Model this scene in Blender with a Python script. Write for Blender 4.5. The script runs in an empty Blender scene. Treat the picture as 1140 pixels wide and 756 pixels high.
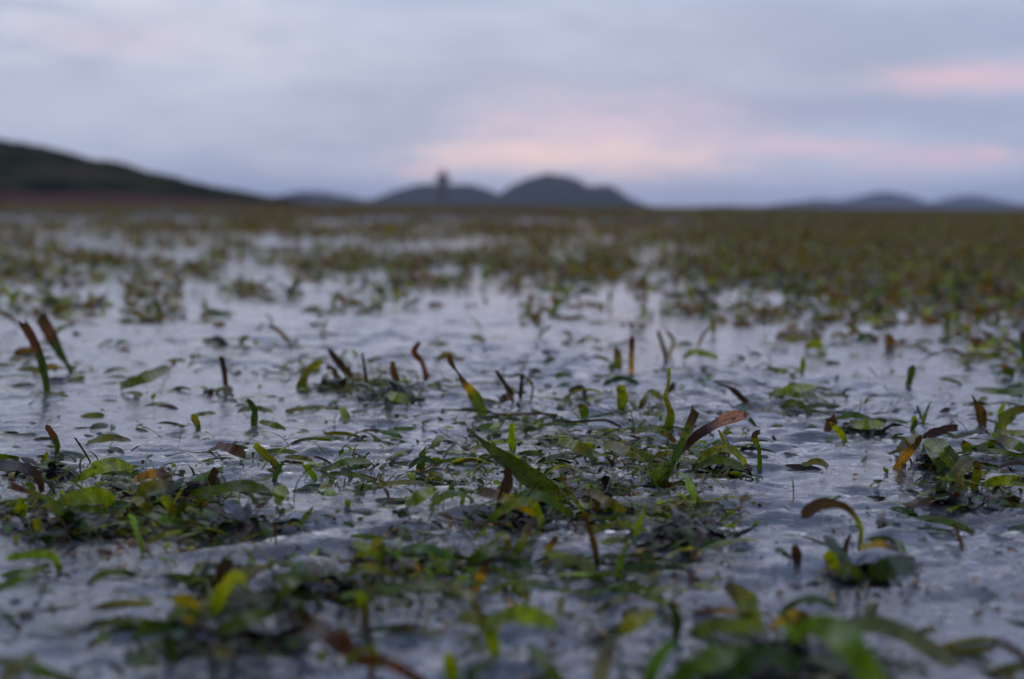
import bpy, math, random
import numpy as np
from mathutils import Vector, Matrix

R = math.radians
rng = np.random.default_rng(7)
rnd = random.Random(11)
scene = bpy.context.scene
COL = scene.collection

# ------------------------------------------------------------------ camera numbers (photo is 1140 x 756)
CAM_H = 0.15
F_PX = 1566.0
PITCH = math.atan2(378 - 228.5, F_PX)
ROLL = math.atan2(9.5, 1140)          # the photo's horizon drops a little to the right
CR, SR = math.cos(ROLL), math.sin(ROLL)
CP, SP = math.cos(PITCH), math.sin(PITCH)
CAM = np.array([0.0, 0.0, CAM_H])


def ray(x, y):
    px, py = x - 570, y - 378
    dx, dy = (px * CR + py * SR) / F_PX, -(-px * SR + py * CR) / F_PX
    return np.array([dx, CP + dy * SP, -SP + dy * CP])


def at_z(x, y, z=0.0):
    d = ray(x, y)
    return CAM + d * ((z - CAM_H) / d[2])


def at_Y(x, y, Y):
    d = ray(x, y)
    return CAM + d * (Y / d[1])


def to_px(X, Y, Z=0.0):
    X, Y, Z = np.asarray(X, float), np.asarray(Y, float), np.asarray(Z, float) - CAM_H
    c = Y * CP - Z * SP
    u = Y * SP + Z * CP
    c = np.maximum(c, 1e-4)
    a, b = X / c * F_PX, -u / c * F_PX
    return 570 + a * CR - b * SR, 378 + a * SR + b * CR


# ------------------------------------------------------------------ noise
def _hash(ix, iy, seed):
    h = (ix.astype(np.int64) * 374761393 + iy.astype(np.int64) * 668265263 + seed * 974711) & 0x7FFFFFFF
    h = ((h ^ (h >> 13)) * 1274126177) & 0x7FFFFFFF
    h = h ^ (h >> 16)
    return (h & 0xFFFF) / 65535.0


def vnoise(x, y, seed=0):
    x, y = np.asarray(x, float), np.asarray(y, float)
    ix, iy = np.floor(x), np.floor(y)
    fx, fy = x - ix, y - iy
    fx, fy = fx * fx * (3 - 2 * fx), fy * fy * (3 - 2 * fy)
    a, b = _hash(ix, iy, seed), _hash(ix + 1, iy, seed)
    c, d = _hash(ix, iy + 1, seed), _hash(ix + 1, iy + 1, seed)
    return (a + (b - a) * fx) * (1 - fy) + (c + (d - c) * fx) * fy


def fbm(x, y, seed=0, oct=4):
    s, a, t = 0.0, 1.0, 0.0
    for k in range(oct):
        s = s + a * vnoise(np.asarray(x) * 2 ** k, np.asarray(y) * 2 ** k, seed + 17 * k)
        t += a
        a *= 0.5
    return s / t


def sstep(a, b, x):
    t = np.clip((x - a) / (b - a), 0, 1)
    return t * t * (3 - 2 * t)


# ------------------------------------------------------------------ mesh helpers
def mesh_obj(name, verts, faces, mat, col=None, luv=None, smooth=True, parent=None, loc=None):
    me = bpy.data.meshes.new(name)
    verts = np.asarray(verts, dtype=np.float32)
    if isinstance(faces, np.ndarray):
        n, k = faces.shape
        me.vertices.add(len(verts))
        me.vertices.foreach_set('co', verts.ravel())
        me.loops.add(n * k)
        me.loops.foreach_set('vertex_index', faces.astype(np.int32).ravel())
        me.polygons.add(n)
        me.polygons.foreach_set('loop_start', np.arange(0, n * k, k, dtype=np.int32))
        me.update(calc_edges=True)
        me.validate()
    else:
        me.from_pydata([tuple(map(float, v)) for v in verts], [], faces)
    if smooth:
        me.polygons.foreach_set('use_smooth', np.ones(len(me.polygons), dtype=bool))
    if col is not None:
        at = me.attributes.new('col', 'FLOAT_COLOR', 'POINT')
        c = np.ones((len(verts), 4), dtype=np.float32)
        c[:, :3] = col
        at.data.foreach_set('color', c.ravel())
    if luv is not None:
        at = me.attributes.new('luv', 'FLOAT_VECTOR', 'POINT')
        at.data.foreach_set('vector', np.asarray(luv, dtype=np.float32).ravel())
    me.materials.append(mat)
    me.update()
    ob = bpy.data.objects.new(name, me)
    COL.objects.link(ob)
    if parent is not None:
        ob.parent = parent
    if loc is not None:
        ob.location = loc
    return ob


def tag(o, label=None, cat=None, group=None, kind=None):
    if label:
        o['label'] = label
    if cat:
        o['category'] = cat
    if group:
        o['group'] = group
    if kind:
        o['kind'] = kind
    return o


def empty(name, loc):
    o = bpy.data.objects.new(name, None)
    o.empty_display_size = 0.01
    COL.objects.link(o)
    o.location = loc
    return o


# ------------------------------------------------------------------ materials
def new_mat(name):
    m = bpy.data.materials.new(name)
    m.use_nodes = True
    nt = m.node_tree
    nt.nodes.clear()
    out = nt.nodes.new('ShaderNodeOutputMaterial')
    return m, nt, out


def N(nt, typ, **kw):
    n = nt.nodes.new(typ)
    for k, v in kw.items():
        if k in ('operation', 'blend_type', 'data_type', 'noise_dimensions', 'attribute_name', 'feature', 'distribution', 'vector_type', 'interpolation_type', 'wave_type', 'bands_direction', 'sky_type', 'normalize'):
            setattr(n, k, v)
        else:
            n.inputs[k].default_value = v
    return n


def L(nt, a, b):
    nt.links.new(a, b)


def mixcol(nt, fac, a, b, blend='MIX'):
    n = nt.nodes.new('ShaderNodeMix')
    n.data_type = 'RGBA'
    n.blend_type = blend
    for sock, v in ((n.inputs[0], fac), (n.inputs[6], a), (n.inputs[7], b)):
        if hasattr(v, 'is_output'):
            nt.links.new(v, sock)
        elif isinstance(v, (int, float)):
            sock.default_value = v
        else:
            sock.default_value = (*v, 1.0)
    return n.outputs[2]


def ramp(nt, fac, stops, interp='LINEAR'):
    n = nt.nodes.new('ShaderNodeValToRGB')
    cr = n.color_ramp
    cr.interpolation = interp
    while len(cr.elements) < len(stops):
        cr.elements.new(0.5)
    for e, (p, c) in zip(cr.elements, stops):
        e.position = p
        e.color = (*c, 1.0) if len(c) == 3 else c
    nt.links.new(fac, n.inputs[0])
    return n.outputs[0]


def smoothmap(nt, v, a, b):
    n = nt.nodes.new('ShaderNodeMapRange')
    n.interpolation_type = 'SMOOTHSTEP'
    n.inputs['From Min'].default_value = a
    n.inputs['From Max'].default_value = b
    nt.links.new(v, n.inputs['Value'])
    return n.outputs[0]


def make_leaf_mat():
    m, nt, out = new_mat('wet_leaf')
    col = N(nt, 'ShaderNodeAttribute', attribute_name='col')
    luv = N(nt, 'ShaderNodeAttribute', attribute_name='luv')
    geo = nt.nodes.new('ShaderNodeNewGeometry')
    # rot spots and mottling
    n1 = N(nt, 'ShaderNodeTexNoise', Scale=260.0, Detail=3.0)
    L(nt, geo.outputs['Position'], n1.inputs['Vector'])
    spots = smoothmap(nt, n1.outputs['Fac'], 0.57, 0.66)
    n2 = N(nt, 'ShaderNodeTexNoise', Scale=90.0, Detail=3.0)
    L(nt, geo.outputs['Position'], n2.inputs['Vector'])
    c = mixcol(nt, smoothmap(nt, n2.outputs['Fac'], 0.38, 0.66), mixcol(nt, 1.0, col.outputs['Color'], (.72, .74, .7), 'MULTIPLY'), mixcol(nt, 1.0, col.outputs['Color'], (1.45, 1.25, .9), 'MULTIPLY'))
    mul = nt.nodes.new('ShaderNodeMath')
    mul.operation = 'MULTIPLY'
    L(nt, spots, mul.inputs[0])
    mul.inputs[1].default_value = 0.75
    c = mixcol(nt, mul.outputs[0], c, (0.018, 0.012, 0.006))
    n4 = N(nt, 'ShaderNodeTexNoise', Scale=1400.0, Detail=3.0, Roughness=0.7)
    L(nt, geo.outputs['Position'], n4.inputs['Vector'])
    c = mixcol(nt, smoothmap(nt, n4.outputs['Fac'], 0.35, 0.68), mixcol(nt, 0.45, c, (0.01, 0.01, 0.006)), mixcol(nt, 1.0, c, (1.3, 1.25, 1.1), 'MULTIPLY'))
    n5 = N(nt, 'ShaderNodeTexNoise', Scale=38.0, Detail=2.0)
    L(nt, geo.outputs['Position'], n5.inputs['Vector'])
    c = mixcol(nt, smoothmap(nt, n5.outputs['Fac'], 0.60, 0.76), c, mixcol(nt, 0.7, c, (0.045, 0.026, 0.010)))
    # long veins
    sep = nt.nodes.new('ShaderNodeSeparateXYZ')
    L(nt, luv.outputs['Vector'], sep.inputs[0])
    comb = nt.nodes.new('ShaderNodeCombineXYZ')
    sx = N(nt, 'ShaderNodeMath', operation='MULTIPLY')
    L(nt, sep.outputs[0], sx.inputs[0])
    sx.inputs[1].default_value = 9.0
    sy = N(nt, 'ShaderNodeMath', operation='MULTIPLY')
    L(nt, sep.outputs[1], sy.inputs[0])
    sy.inputs[1].default_value = 2.5
    L(nt, sx.outputs[0], comb.inputs[0])
    L(nt, sy.outputs[0], comb.inputs[1])
    L(nt, sep.outputs[2], comb.inputs[2])
    n3 = N(nt, 'ShaderNodeTexNoise', Scale=1.0, Detail=2.0)
    L(nt, comb.outputs[0], n3.inputs['Vector'])
    vein = smoothmap(nt, n3.outputs['Fac'], 0.35, 0.7)
    c = mixcol(nt, vein, c, mixcol(nt, 0.5, c, (0.0, 0.0, 0.0)))
    c = mixcol(nt, 1.0, c, (1.60, 1.48, 1.1), 'MULTIPLY')
    bmp = N(nt, 'ShaderNodeBump', Strength=0.25, Distance=0.0006)
    L(nt, n3.outputs['Fac'], bmp.inputs['Height'])
    bmp2 = N(nt, 'ShaderNodeBump', Strength=0.6, Distance=0.0022)
    L(nt, n2.outputs['Fac'], bmp2.inputs['Height'])
    L(nt, bmp.outputs[0], bmp2.inputs['Normal'])
    p = N(nt, 'ShaderNodeBsdfPrincipled')
    p.inputs['Roughness'].default_value = 0.28
    p.inputs['Specular IOR Level'].default_value = 0.12
    p.inputs['Coat Weight'].default_value = 0.22
    p.inputs['Coat Roughness'].default_value = 0.10
    p.inputs['Coat IOR'].default_value = 1.35
    L(nt, c, p.inputs['Base Color'])
    L(nt, bmp2.outputs[0], p.inputs['Normal'])
    L(nt, bmp2.outputs[0], p.inputs['Coat Normal'])
    tr = N(nt, 'ShaderNodeBsdfTranslucent')
    tc = mixcol(nt, 1.0, c, (1.9, 1.6, 0.5), 'MULTIPLY')
    L(nt, tc, tr.inputs['Color'])
    mx = nt.nodes.new('ShaderNodeMixShader')
    mx.inputs[0].default_value = 0.42
    L(nt, p.outputs[0], mx.inputs[1])
    L(nt, tr.outputs[0], mx.inputs[2])
    L(nt, mx.outputs[0], out.inputs['Surface'])
    return m


def make_clump_mat():
    m, nt, out = new_mat('wet_algae')
    col = N(nt, 'ShaderNodeAttribute', attribute_name='col')
    geo = nt.nodes.new('ShaderNodeNewGeometry')
    n1 = N(nt, 'ShaderNodeTexNoise', Scale=420.0, Detail=5.0, Roughness=0.7)
    L(nt, geo.outputs['Position'], n1.inputs['Vector'])
    c = mixcol(nt, smoothmap(nt, n1.outputs['Fac'], 0.35, 0.65), mixcol(nt, 0.65, col.outputs['Color'], (0, 0, 0)), col.outputs['Color'])
    bmp = N(nt, 'ShaderNodeBump', Strength=0.9, Distance=0.002)
    L(nt, n1.outputs['Fac'], bmp.inputs['Height'])
    p = N(nt, 'ShaderNodeBsdfPrincipled')
    p.inputs['Roughness'].default_value = 0.22
    L(nt, c, p.inputs['Base Color'])
    L(nt, bmp.outputs[0], p.inputs['Normal'])
    L(nt, p.outputs[0], out.inputs['Surface'])
    return m


def make_ground_mat():
    m, nt, out = new_mat('sandy_mud')
    col = N(nt, 'ShaderNodeAttribute', attribute_name='col')
    geo = nt.nodes.new('ShaderNodeNewGeometry')
    n1 = N(nt, 'ShaderNodeTexNoise', Scale=14.0, Detail=6.0, Roughness=0.65)
    L(nt, geo.outputs['Position'], n1.inputs['Vector'])
    n2 = N(nt, 'ShaderNodeTexNoise', Scale=420.0, Detail=3.0, Roughness=0.7)
    L(nt, geo.outputs['Position'], n2.inputs['Vector'])
    v = N(nt, 'ShaderNodeTexVoronoi', Scale=230.0)
    L(nt, geo.outputs['Position'], v.inputs['Vector'])
    c = mixcol(nt, smoothmap(nt, n1.outputs['Fac'], 0.35, 0.65), mixcol(nt, 0.65, col.outputs['Color'], (0.03, 0.03, 0.03)), col.outputs['Color'])
    c = mixcol(nt, smoothmap(nt, n2.outputs['Fac'], 0.42, 0.68), mixcol(nt, 0.4, c, (0.02, 0.02, 0.025)), c)
    sepv = nt.nodes.new('ShaderNodeSeparateColor')
    L(nt, v.outputs['Color'], sepv.inputs[0])
    c = mixcol(nt, smoothmap(nt, sepv.outputs[0], 0.90, 0.92), c, mixcol(nt, sepv.outputs[1], (0.36, 0.22, 0.22), (0.55, 0.53, 0.5)))
    bmp = N(nt, 'ShaderNodeBump', Strength=0.8, Distance=0.002)
    L(nt, n2.outputs['Fac'], bmp.inputs['Height'])
    p = N(nt, 'ShaderNodeBsdfPrincipled')
    p.inputs['Roughness'].default_value = 0.75
    p.inputs['Specular IOR Level'].default_value = 0.0
    L(nt, c, p.inputs['Base Color'])
    L(nt, bmp.outputs[0], p.inputs['Normal'])
    L(nt, p.outputs[0], out.inputs['Surface'])
    return m


def make_water_mat():
    m, nt, out = new_mat('shallow_water')
    geo = nt.nodes.new('ShaderNodeNewGeometry')
    mp = N(nt, 'ShaderNodeMapping')
    mp.inputs['Scale'].default_value = (0.75, 1.0, 1.0)
    mp.inputs['Rotation'].default_value = (0, 0, R(14))
    L(nt, geo.outputs['Position'], mp.inputs['Vector'])
    n1 = N(nt, 'ShaderNodeTexNoise', Scale=34.0, Detail=2.0, Roughness=0.5)
    n1.inputs['Distortion'].default_value = 0.6
    L(nt, mp.outputs[0], n1.inputs['Vector'])
    n2 = N(nt, 'ShaderNodeTexNoise', Scale=150.0, Detail=3.0, Roughness=0.6)
    n2.inputs['Distortion'].default_value = 0.8
    L(nt, mp.outputs[0], n2.inputs['Vector'])
    n3 = N(nt, 'ShaderNodeTexNoise', Scale=600.0, Detail=2.0, Roughness=0.6)
    L(nt, mp.outputs[0], n3.inputs['Vector'])
    b1 = N(nt, 'ShaderNodeBump', Strength=1.0, Distance=0.0005)
    L(nt, n1.outputs['Fac'], b1.inputs['Height'])
    b2 = N(nt, 'ShaderNodeBump', Strength=1.0, Distance=0.0003)
    L(nt, n2.outputs['Fac'], b2.inputs['Height'])
    L(nt, b1.outputs[0], b2.inputs['Normal'])
    b3 = N(nt, 'ShaderNodeBump', Strength=1.0, Distance=0.00022)
    L(nt, n3.outputs['Fac'], b3.inputs['Height'])
    L(nt, b2.outputs[0], b3.inputs['Normal'])
    fr = N(nt, 'ShaderNodeFresnel', IOR=1.34)
    L(nt, b3.outputs[0], fr.inputs['Normal'])
    gl = N(nt, 'ShaderNodeBsdfGlossy', Roughness=0.025)
    gl.inputs['Color'].default_value = (1, 1, 1, 1)
    L(nt, b3.outputs[0], gl.inputs['Normal'])
    tr = N(nt, 'ShaderNodeBsdfTransparent')
    tr.inputs['Color'].default_value = (0.90, 0.92, 0.95, 1)
    df = N(nt, 'ShaderNodeBsdfDiffuse')
    df.inputs['Color'].default_value = (0.42, 0.46, 0.56, 1)
    silt = nt.nodes.new('ShaderNodeMixShader')
    silt.inputs[0].default_value = 0.10
    L(nt, tr.outputs[0], silt.inputs[1])
    L(nt, df.outputs[0], silt.inputs[2])
    mx = nt.nodes.new('ShaderNodeMixShader')
    L(nt, fr.outputs[0], mx.inputs[0])
    L(nt, silt.outputs[0], mx.inputs[1])
    L(nt, gl.outputs[0], mx.inputs[2])
    L(nt, mx.outputs[0], out.inputs['Surface'])
    return m


def make_hill_mat(name, stops, scale, earth=None):
    m, nt, out = new_mat(name)
    geo = nt.nodes.new('ShaderNodeNewGeometry')
    n1 = N(nt, 'ShaderNodeTexNoise', Scale=scale, Detail=6.0, Roughness=0.65)
    L(nt, geo.outputs['Position'], n1.inputs['Vector'])
    c = ramp(nt, n1.outputs['Fac'], stops)
    if earth:
        sp = nt.nodes.new('ShaderNodeSeparateXYZ')
        L(nt, geo.outputs['Position'], sp.inputs[0])
        n2 = N(nt, 'ShaderNodeTexNoise', Scale=scale * .8, Detail=4.0)
        L(nt, geo.outputs['Position'], n2.inputs['Vector'])
        lo = N(nt, 'ShaderNodeMath', operation='MULTIPLY_ADD')
        L(nt, n2.outputs['Fac'], lo.inputs[0])
        lo.inputs[1].default_value = -7.0
        L(nt, sp.outputs[2], lo.inputs[2])
        c = mixcol(nt, smoothmap(nt, lo.outputs[0], -1.9, -3.2), c, earth)
    p = N(nt, 'ShaderNodeBsdfPrincipled')
    p.inputs['Roughness'].default_value = 0.9
    p.inputs['Specular IOR Level'].default_value = 0.0
    L(nt, c, p.inputs['Base Color'])
    L(nt, p.outputs[0], out.inputs['Surface'])
    return m


def plain_mat(name, c, rough=0.8):
    m, nt, out = new_mat(name)
    geo = nt.nodes.new('ShaderNodeNewGeometry')
    n1 = N(nt, 'ShaderNodeTexNoise', Scale=9.0, Detail=3.0)
    L(nt, geo.outputs['Position'], n1.inputs['Vector'])
    cc = mixcol(nt, n1.outputs['Fac'], tuple(0.8 * v for v in c), tuple(1.2 * v for v in c))
    p = N(nt, 'ShaderNodeBsdfPrincipled')
    p.inputs['Roughness'].default_value = rough
    L(nt, cc, p.inputs['Base Color'])
    L(nt, p.outputs[0], out.inputs['Surface'])
    return m


LEAF = make_leaf_mat()
ALGAE = make_clump_mat()
GROUND = make_ground_mat()
WATER = make_water_mat()

# ------------------------------------------------------------------ palettes (albedo along a leaf, base to tip)
G = (0.052, 0.112, 0.006)      # green
BG = (0.165, 0.250, 0.005)       # bright green
DG = (0.018, 0.052, 0.007)     # dark green
OL = (0.105, 0.125, 0.012)      # olive
YE = (0.27, 0.20, 0.012)       # yellow
BR = (0.048, 0.025, 0.014)     # brown
RU = (0.075, 0.032, 0.017)      # rust
PU = (0.026, 0.014, 0.019)     # purplish dead
BK = (0.022, 0.017, 0.017)     # black brown
TA = (0.16, 0.13, 0.155)        # tan pink
GY = (0.11, 0.12, 0.15)        # grey
PAL = {
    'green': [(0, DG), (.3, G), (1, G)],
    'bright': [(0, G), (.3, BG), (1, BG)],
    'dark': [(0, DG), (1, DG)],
    'spotted': [(0, G), (.3, (.032, .066, .005)), (.7, (.032, .062, .008)), (1, (.05, .07, .02))],
    'strap': [(0, G), (.4, (.085, .15, .008)), (1, (.10, .17, .008))],
    'hook': [(0, OL), (.28, OL), (.42, BR), (.7, BR), (1, RU)],
    'olive': [(0, G), (.4, OL), (1, OL)],
    'olbr': [(0, OL), (.5, OL), (1, BR)],
    'grbr': [(0, G), (.5, G), (.72, OL), (.82, BR), (1, BR)],
    'gryebr': [(0, G), (.30, G), (.45, YE), (.58, BR), (1, BR)],
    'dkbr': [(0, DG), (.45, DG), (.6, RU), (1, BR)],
    'yell': [(0, OL), (.4, YE), (1, YE)],
    'yebr': [(0, YE), (.5, YE), (.75, BR), (1, BR)],
    'yegr': [(0, G), (.4, OL), (1, BG)],
    'brown': [(0, BR), (1, BR)],
    'brye': [(0, BR), (.6, BR), (1, YE)],
    'rust': [(0, BR), (.5, RU), (1, RU)],
    'purple': [(0, BR), (.4, PU), (1, PU)],
    'black': [(0, BK), (1, BK)],
    'brtan': [(0, G), (.30, OL), (.42, PU), (.62, PU), (.70, TA), (1, TA)],
    'pink': [(0, TA), (1, TA)],
    'grey': [(0, GY), (1, GY)],
    'shell': [(0, (.30, .24, .27)), (1, (.34, .30, .33))],
    'greygr': [(0, G), (.5, (0.06, 0.10, 0.045)), (1, (.10,.12,.10))],
}


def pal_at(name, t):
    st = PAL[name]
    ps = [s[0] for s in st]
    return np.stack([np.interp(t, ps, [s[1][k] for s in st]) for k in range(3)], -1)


def norm(v):
    return v / np.maximum(np.linalg.norm(v, axis=-1, keepdims=True), 1e-9)


SV = np.array([-1, -.55, 0, .55, 1.0])


def ribbon(P, hw, side, pal, tip='round', bow=0.18, seed=0, vary=0.12):
    """a leaf: spine points, half widths and side vectors -> verts, quads, colours, leaf coordinates"""
    r = np.random.default_rng(seed)
    n = len(P)
    t = np.linspace(0, 1, n)
    T = norm(np.gradient(P, axis=0))
    side = norm(side - (side * T).sum(-1, keepdims=True) * T)
    nrm = np.cross(side, T)
    hw = hw.copy()
    length = np.linalg.norm(np.diff(P, axis=0), axis=1).sum()
    if tip == 'round':
        k = min(0.35, 1.1 * hw.max() / max(length, 1e-6))
        hw *= np.sqrt(np.clip((1 - t) / k, 0.004, 1) * np.clip(2 - (1 - t) / k, 0, 1) * (t > 1 - k) + (t <= 1 - k))
    elif tip == 'point':
        hw *= np.clip((1 - t) / 0.45, 0.03, 1) ** 0.8
    wob = 1 + 0.10 * np.sin(t * 9 + r.uniform(0, 6)) * r.uniform(.3, 1) + 0.05 * np.sin(t * 23 + r.uniform(0, 6))
    hw = hw * wob
    bw = bow * (0.6 + 0.4 * np.sin(t * 5 + r.uniform(0, 6)))
    rag = np.stack([1 + 0.08 * (fbm(t * 11 + r.uniform(0, 90), t * 0 + k, 5, 3) - .55) * 2 - 0.16 * (vnoise(t * 6 + r.uniform(0, 90), t * 0 + k, 9) > .9) for k in (0, 3)], 1)
    lat = np.where(SV[None, :] < 0, rag[:, :1], rag[:, 1:]) * SV[None, :]
    V = P[:, None, :] + side[:, None, :] * (hw[:, None] * lat)[..., None] \
        + nrm[:, None, :] * ((hw * bw)[:, None] * (SV ** 2)[None, :])[..., None]
    ed = 0.12 * hw[:, None] * (np.abs(SV) ** 3)[None, :] * np.sin(t * 17 + r.uniform(0, 6))[:, None] * np.sign(SV)[None, :]
    V = V + nrm[:, None, :] * ed[..., None]
    if tip == 'cut':       # a torn end: the last row is ragged along the leaf
        step = np.linalg.norm(P[-1] - P[-2])
        V[-1] += T[-1][None, :] * (r.uniform(-1.2, 0.6, 5) * min(step, hw[-1]))[:, None]
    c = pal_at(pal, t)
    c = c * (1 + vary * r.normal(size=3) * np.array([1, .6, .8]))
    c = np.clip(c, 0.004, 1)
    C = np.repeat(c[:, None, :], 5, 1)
    LUV = np.empty((n, 5, 3))
    LUV[..., 0] = SV[None, :]
    LUV[..., 1] = t[:, None] * length / 0.03
    LUV[..., 2] = r.uniform(0, 50)
    i = np.arange(n - 1)[:, None] * 5 + np.arange(4)[None, :]
    q = np.stack([i, i + 1, i + 6, i + 5], -1).reshape(-1, 4)
    return V.reshape(-1, 3), q, C.reshape(-1, 3), LUV.reshape(-1, 3)


def catmull(pts, n):
    pts = np.asarray(pts, float)
    if len(pts) == 2:
        pts = np.stack([pts[0], (pts[0] + pts[1]) / 2, pts[1]])
    ext = np.vstack([2 * pts[0] - pts[1], pts, 2 * pts[-1] - pts[-2]])
    seg = np.linalg.norm(np.diff(pts[:, :2], axis=0), axis=1)
    cum = np.concatenate([[0], np.cumsum(seg)])
    out = []
    for s in np.linspace(0, cum[-1], n):
        k = min(max(np.searchsorted(cum, s, side='right') - 1, 0), len(pts) - 2)
        u = (s - cum[k]) / max(cum[k + 1] - cum[k], 1e-9)
        p0, p1, p2, p3 = ext[k], ext[k + 1], ext[k + 2], ext[k + 3]
        out.append(0.5 * ((2 * p1) + (p2 - p0) * u + (2 * p0 - 5 * p1 + 4 * p2 - p3) * u * u + (3 * p1 - p0 - 3 * p2 + p3) * u ** 3))
    return np.array(out)


SEED = [100]


def traced(mode, pts, pal, ang=25, tip='round', twist=0, lean=0.0, arch=0.0, depth=0.0, bow=0.18, z0=0.002):
    """one leaf laid through photo points (x, y, apparent width).
    mode 'u': stands on its first point, leaning back by lean (m, far end); mode 'g': lies on the ground, arched by arch (m)"""
    SEED[0] += 1
    n = 22
    q = catmull(pts, n)
    t = np.linspace(0, 1, n)
    if mode == 'u':
        b = at_z(pts[0][0], pts[0][1], 0.0)
        P = np.array([at_Y(q[k, 0], q[k, 1], b[1] + depth + lean * t[k] ** 1.3) for k in range(n)])
        P[0, 2] -= 0.003
    else:
        P = np.array([at_z(q[k, 0], q[k, 1], z0 + arch * math.sin(math.pi * t[k])) for k in range(n)])
    dist = np.linalg.norm(P - CAM, axis=1)
    hw = q[:, 2] / 2 * dist / F_PX
    T = norm(np.gradient(P, axis=0))
    v = norm(CAM - P)
    perp = norm(np.cross(T, v))
    nn = np.cross(perp, T)
    a = np.radians(ang + twist * t)
    if mode == 'g' or abs(P[-1, 2] - P[0, 2]) < 0.5 * abs(P[-1, 0] - P[0, 0]):
        a = a * (1 if perp[:, 2].mean() < 0 else -1)
    side = perp * np.cos(a)[:, None] + nn * np.sin(a)[:, None]
    hw = hw / np.maximum(np.cos(a * 0.8), 0.35) * (0.80 if pts[0][1] > 600 else 0.92)
    return P, hw, side, pal, tip, bow, SEED[0]


def grown(base, az, length, width, e0, bend, pal, roll=0.0, drift=0.0, tip='round', n=12, zmin=-0.002):
    """one leaf grown from a point: e0 start elevation, bend total change of elevation, roll about its own axis"""
    SEED[0] += 1
    t = np.linspace(0, 1, n)
    e = e0 + bend * t
    a = az + drift * t
    d = np.stack([np.cos(e) * np.cos(a), np.cos(e) * np.sin(a), np.sin(e)], -1)
    P = np.asarray(base, float) + np.vstack([[0, 0, 0], np.cumsum(d[:-1] * length / (n - 1), axis=0)])
    P[:, 2] = np.maximum(P[:, 2], zmin + 0.001 * np.sin(t * 7 + az))
    sh = np.stack([-np.sin(a), np.cos(a), 0 * a], -1)
    T = norm(np.gradient(P, axis=0))
    up = np.cross(sh, T)
    side = sh * math.cos(roll) + up * math.sin(roll)
    hw = width / 2 * (0.65 + 0.35 * sstep(0, .3, t))
    return P, hw, side, pal, tip, 0.2, SEED[0]


LAND = []       # (short phrase, px, py)
USED = set()
GRP_LEAF = 'loose seagrass leaves on the wet flat'
GRP_SHOOT = 'seagrass shoots rooted in the wet flat'


def put(leaves, label, short=None, group=None, partlabels=None, name=None, cat=None):
    """one leaf -> one mesh object; several leaves -> a shoot: an Empty with children named leaf"""
    assert label not in USED, label
    USED.add(label)
    base = Vector(leaves[0][0][0])
    if len(leaves) == 1:
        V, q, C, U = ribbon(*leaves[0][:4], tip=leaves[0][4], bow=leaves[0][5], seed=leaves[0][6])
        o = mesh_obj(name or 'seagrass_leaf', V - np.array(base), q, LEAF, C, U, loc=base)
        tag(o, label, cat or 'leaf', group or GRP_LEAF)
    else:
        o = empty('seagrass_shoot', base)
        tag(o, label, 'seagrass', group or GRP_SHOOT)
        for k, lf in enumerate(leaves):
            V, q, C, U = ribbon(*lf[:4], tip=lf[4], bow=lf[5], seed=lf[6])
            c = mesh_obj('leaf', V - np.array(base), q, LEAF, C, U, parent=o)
            if partlabels and partlabels[k]:
                c['label'] = partlabels[k]
    if short:
        P = leaves[0][0].mean(0)
        x, y = to_px(*P)
        LAND.append((short, float(x), float(y)))
    return o


T = traced

# ------------------------------------------------------------------ traced leaves and shoots
# centre
put([T('u', [(626, 566, 22), (608, 545, 26), (578, 522, 23), (550, 502, 17), (532, 487, 10), (517, 472, 3)], 'spotted', 18, 'point', lean=0.03, bow=.25),
     T('u', [(556, 583, 12), (560, 556, 15), (566, 532, 12), (561, 520, 7)], 'purple', 20, 'cut'),
     T('g', [(600, 575, 10), (575, 560, 12), (530, 545, 13)], 'yebr', 10, 'cut', arch=.012),
     T('g', [(545, 578, 9), (570, 562, 11), (592, 560, 11), (603, 580, 8)], 'yegr', 25, arch=.014),
     T('g', [(560, 560, 9), (595, 550, 11), (640, 575, 9)], 'green', 25, arch=.012)],
    'large shoot with a broad dark green spotted blade slanting up to a thin tip', 'the broad spotted blade',
    partlabels=['broad dark green spotted blade', 'dark purple brown upright leaf', 'torn yellow brown leaf', None, None])
put([T('u', [(538, 463, 12), (530, 444, 14), (519, 429, 10), (510, 415, 3), (503, 404, 7), (499, 393, 6)], 'gryebr', 5, 'cut', twist=50, lean=.02)],
    'twisted ribbon leaf, green below and rusty brown at its pinched tip', 'the twisted ribbon leaf')
put([T('u', [(734, 545, 11), (746, 520, 8), (759, 493, 8), (768, 475, 13), (776, 453, 10)], 'grbr', 10, 'cut', twist=20),
     T('u', [(736, 545, 8), (752, 512, 6), (769, 491, 10), (790, 476, 13), (813, 465, 14), (834, 461, 10)], 'brtan', 25, 'round', lean=.01),
     T('u', [(732, 545, 8), (731, 532, 18), (738, 520, 12), (744, 512, 4)], 'green', 30, 'point')],
    'forked upright shoot, one arm brown with a pale tan tip', 'the forked upright shoot',
    partlabels=['short brown tipped blade', 'long blade with pale tan end', None])
put([T('u', [(571, 502, 8), (570, 488, 10), (571, 470, 7)], 'bright', 15)], 'short upright bright green blade behind the broad spotted blade')
put([T('g', [(496, 456, 2), (530, 457.5, 2.4), (565, 462, 2), (600, 460.5, 2.4), (622, 463.5, 5)], 'brown', 0, 'cut', arch=.003)],
    'thin reddish rhizome running across the water behind the twisted ribbon leaf', 'the long reddish rhizome', name='seagrass_rhizome', cat='rhizome', group='bare stalks')
put([T('g', [(625, 470, 2.5), (650, 469, 3), (675, 468, 3), (692, 476, 3)], 'purple', 0, 'cut', arch=.006)],
    'thin dark rhizome arching over the water beside the long reddish one', None, name='seagrass_rhizome', cat='rhizome', group='bare stalks')
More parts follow.
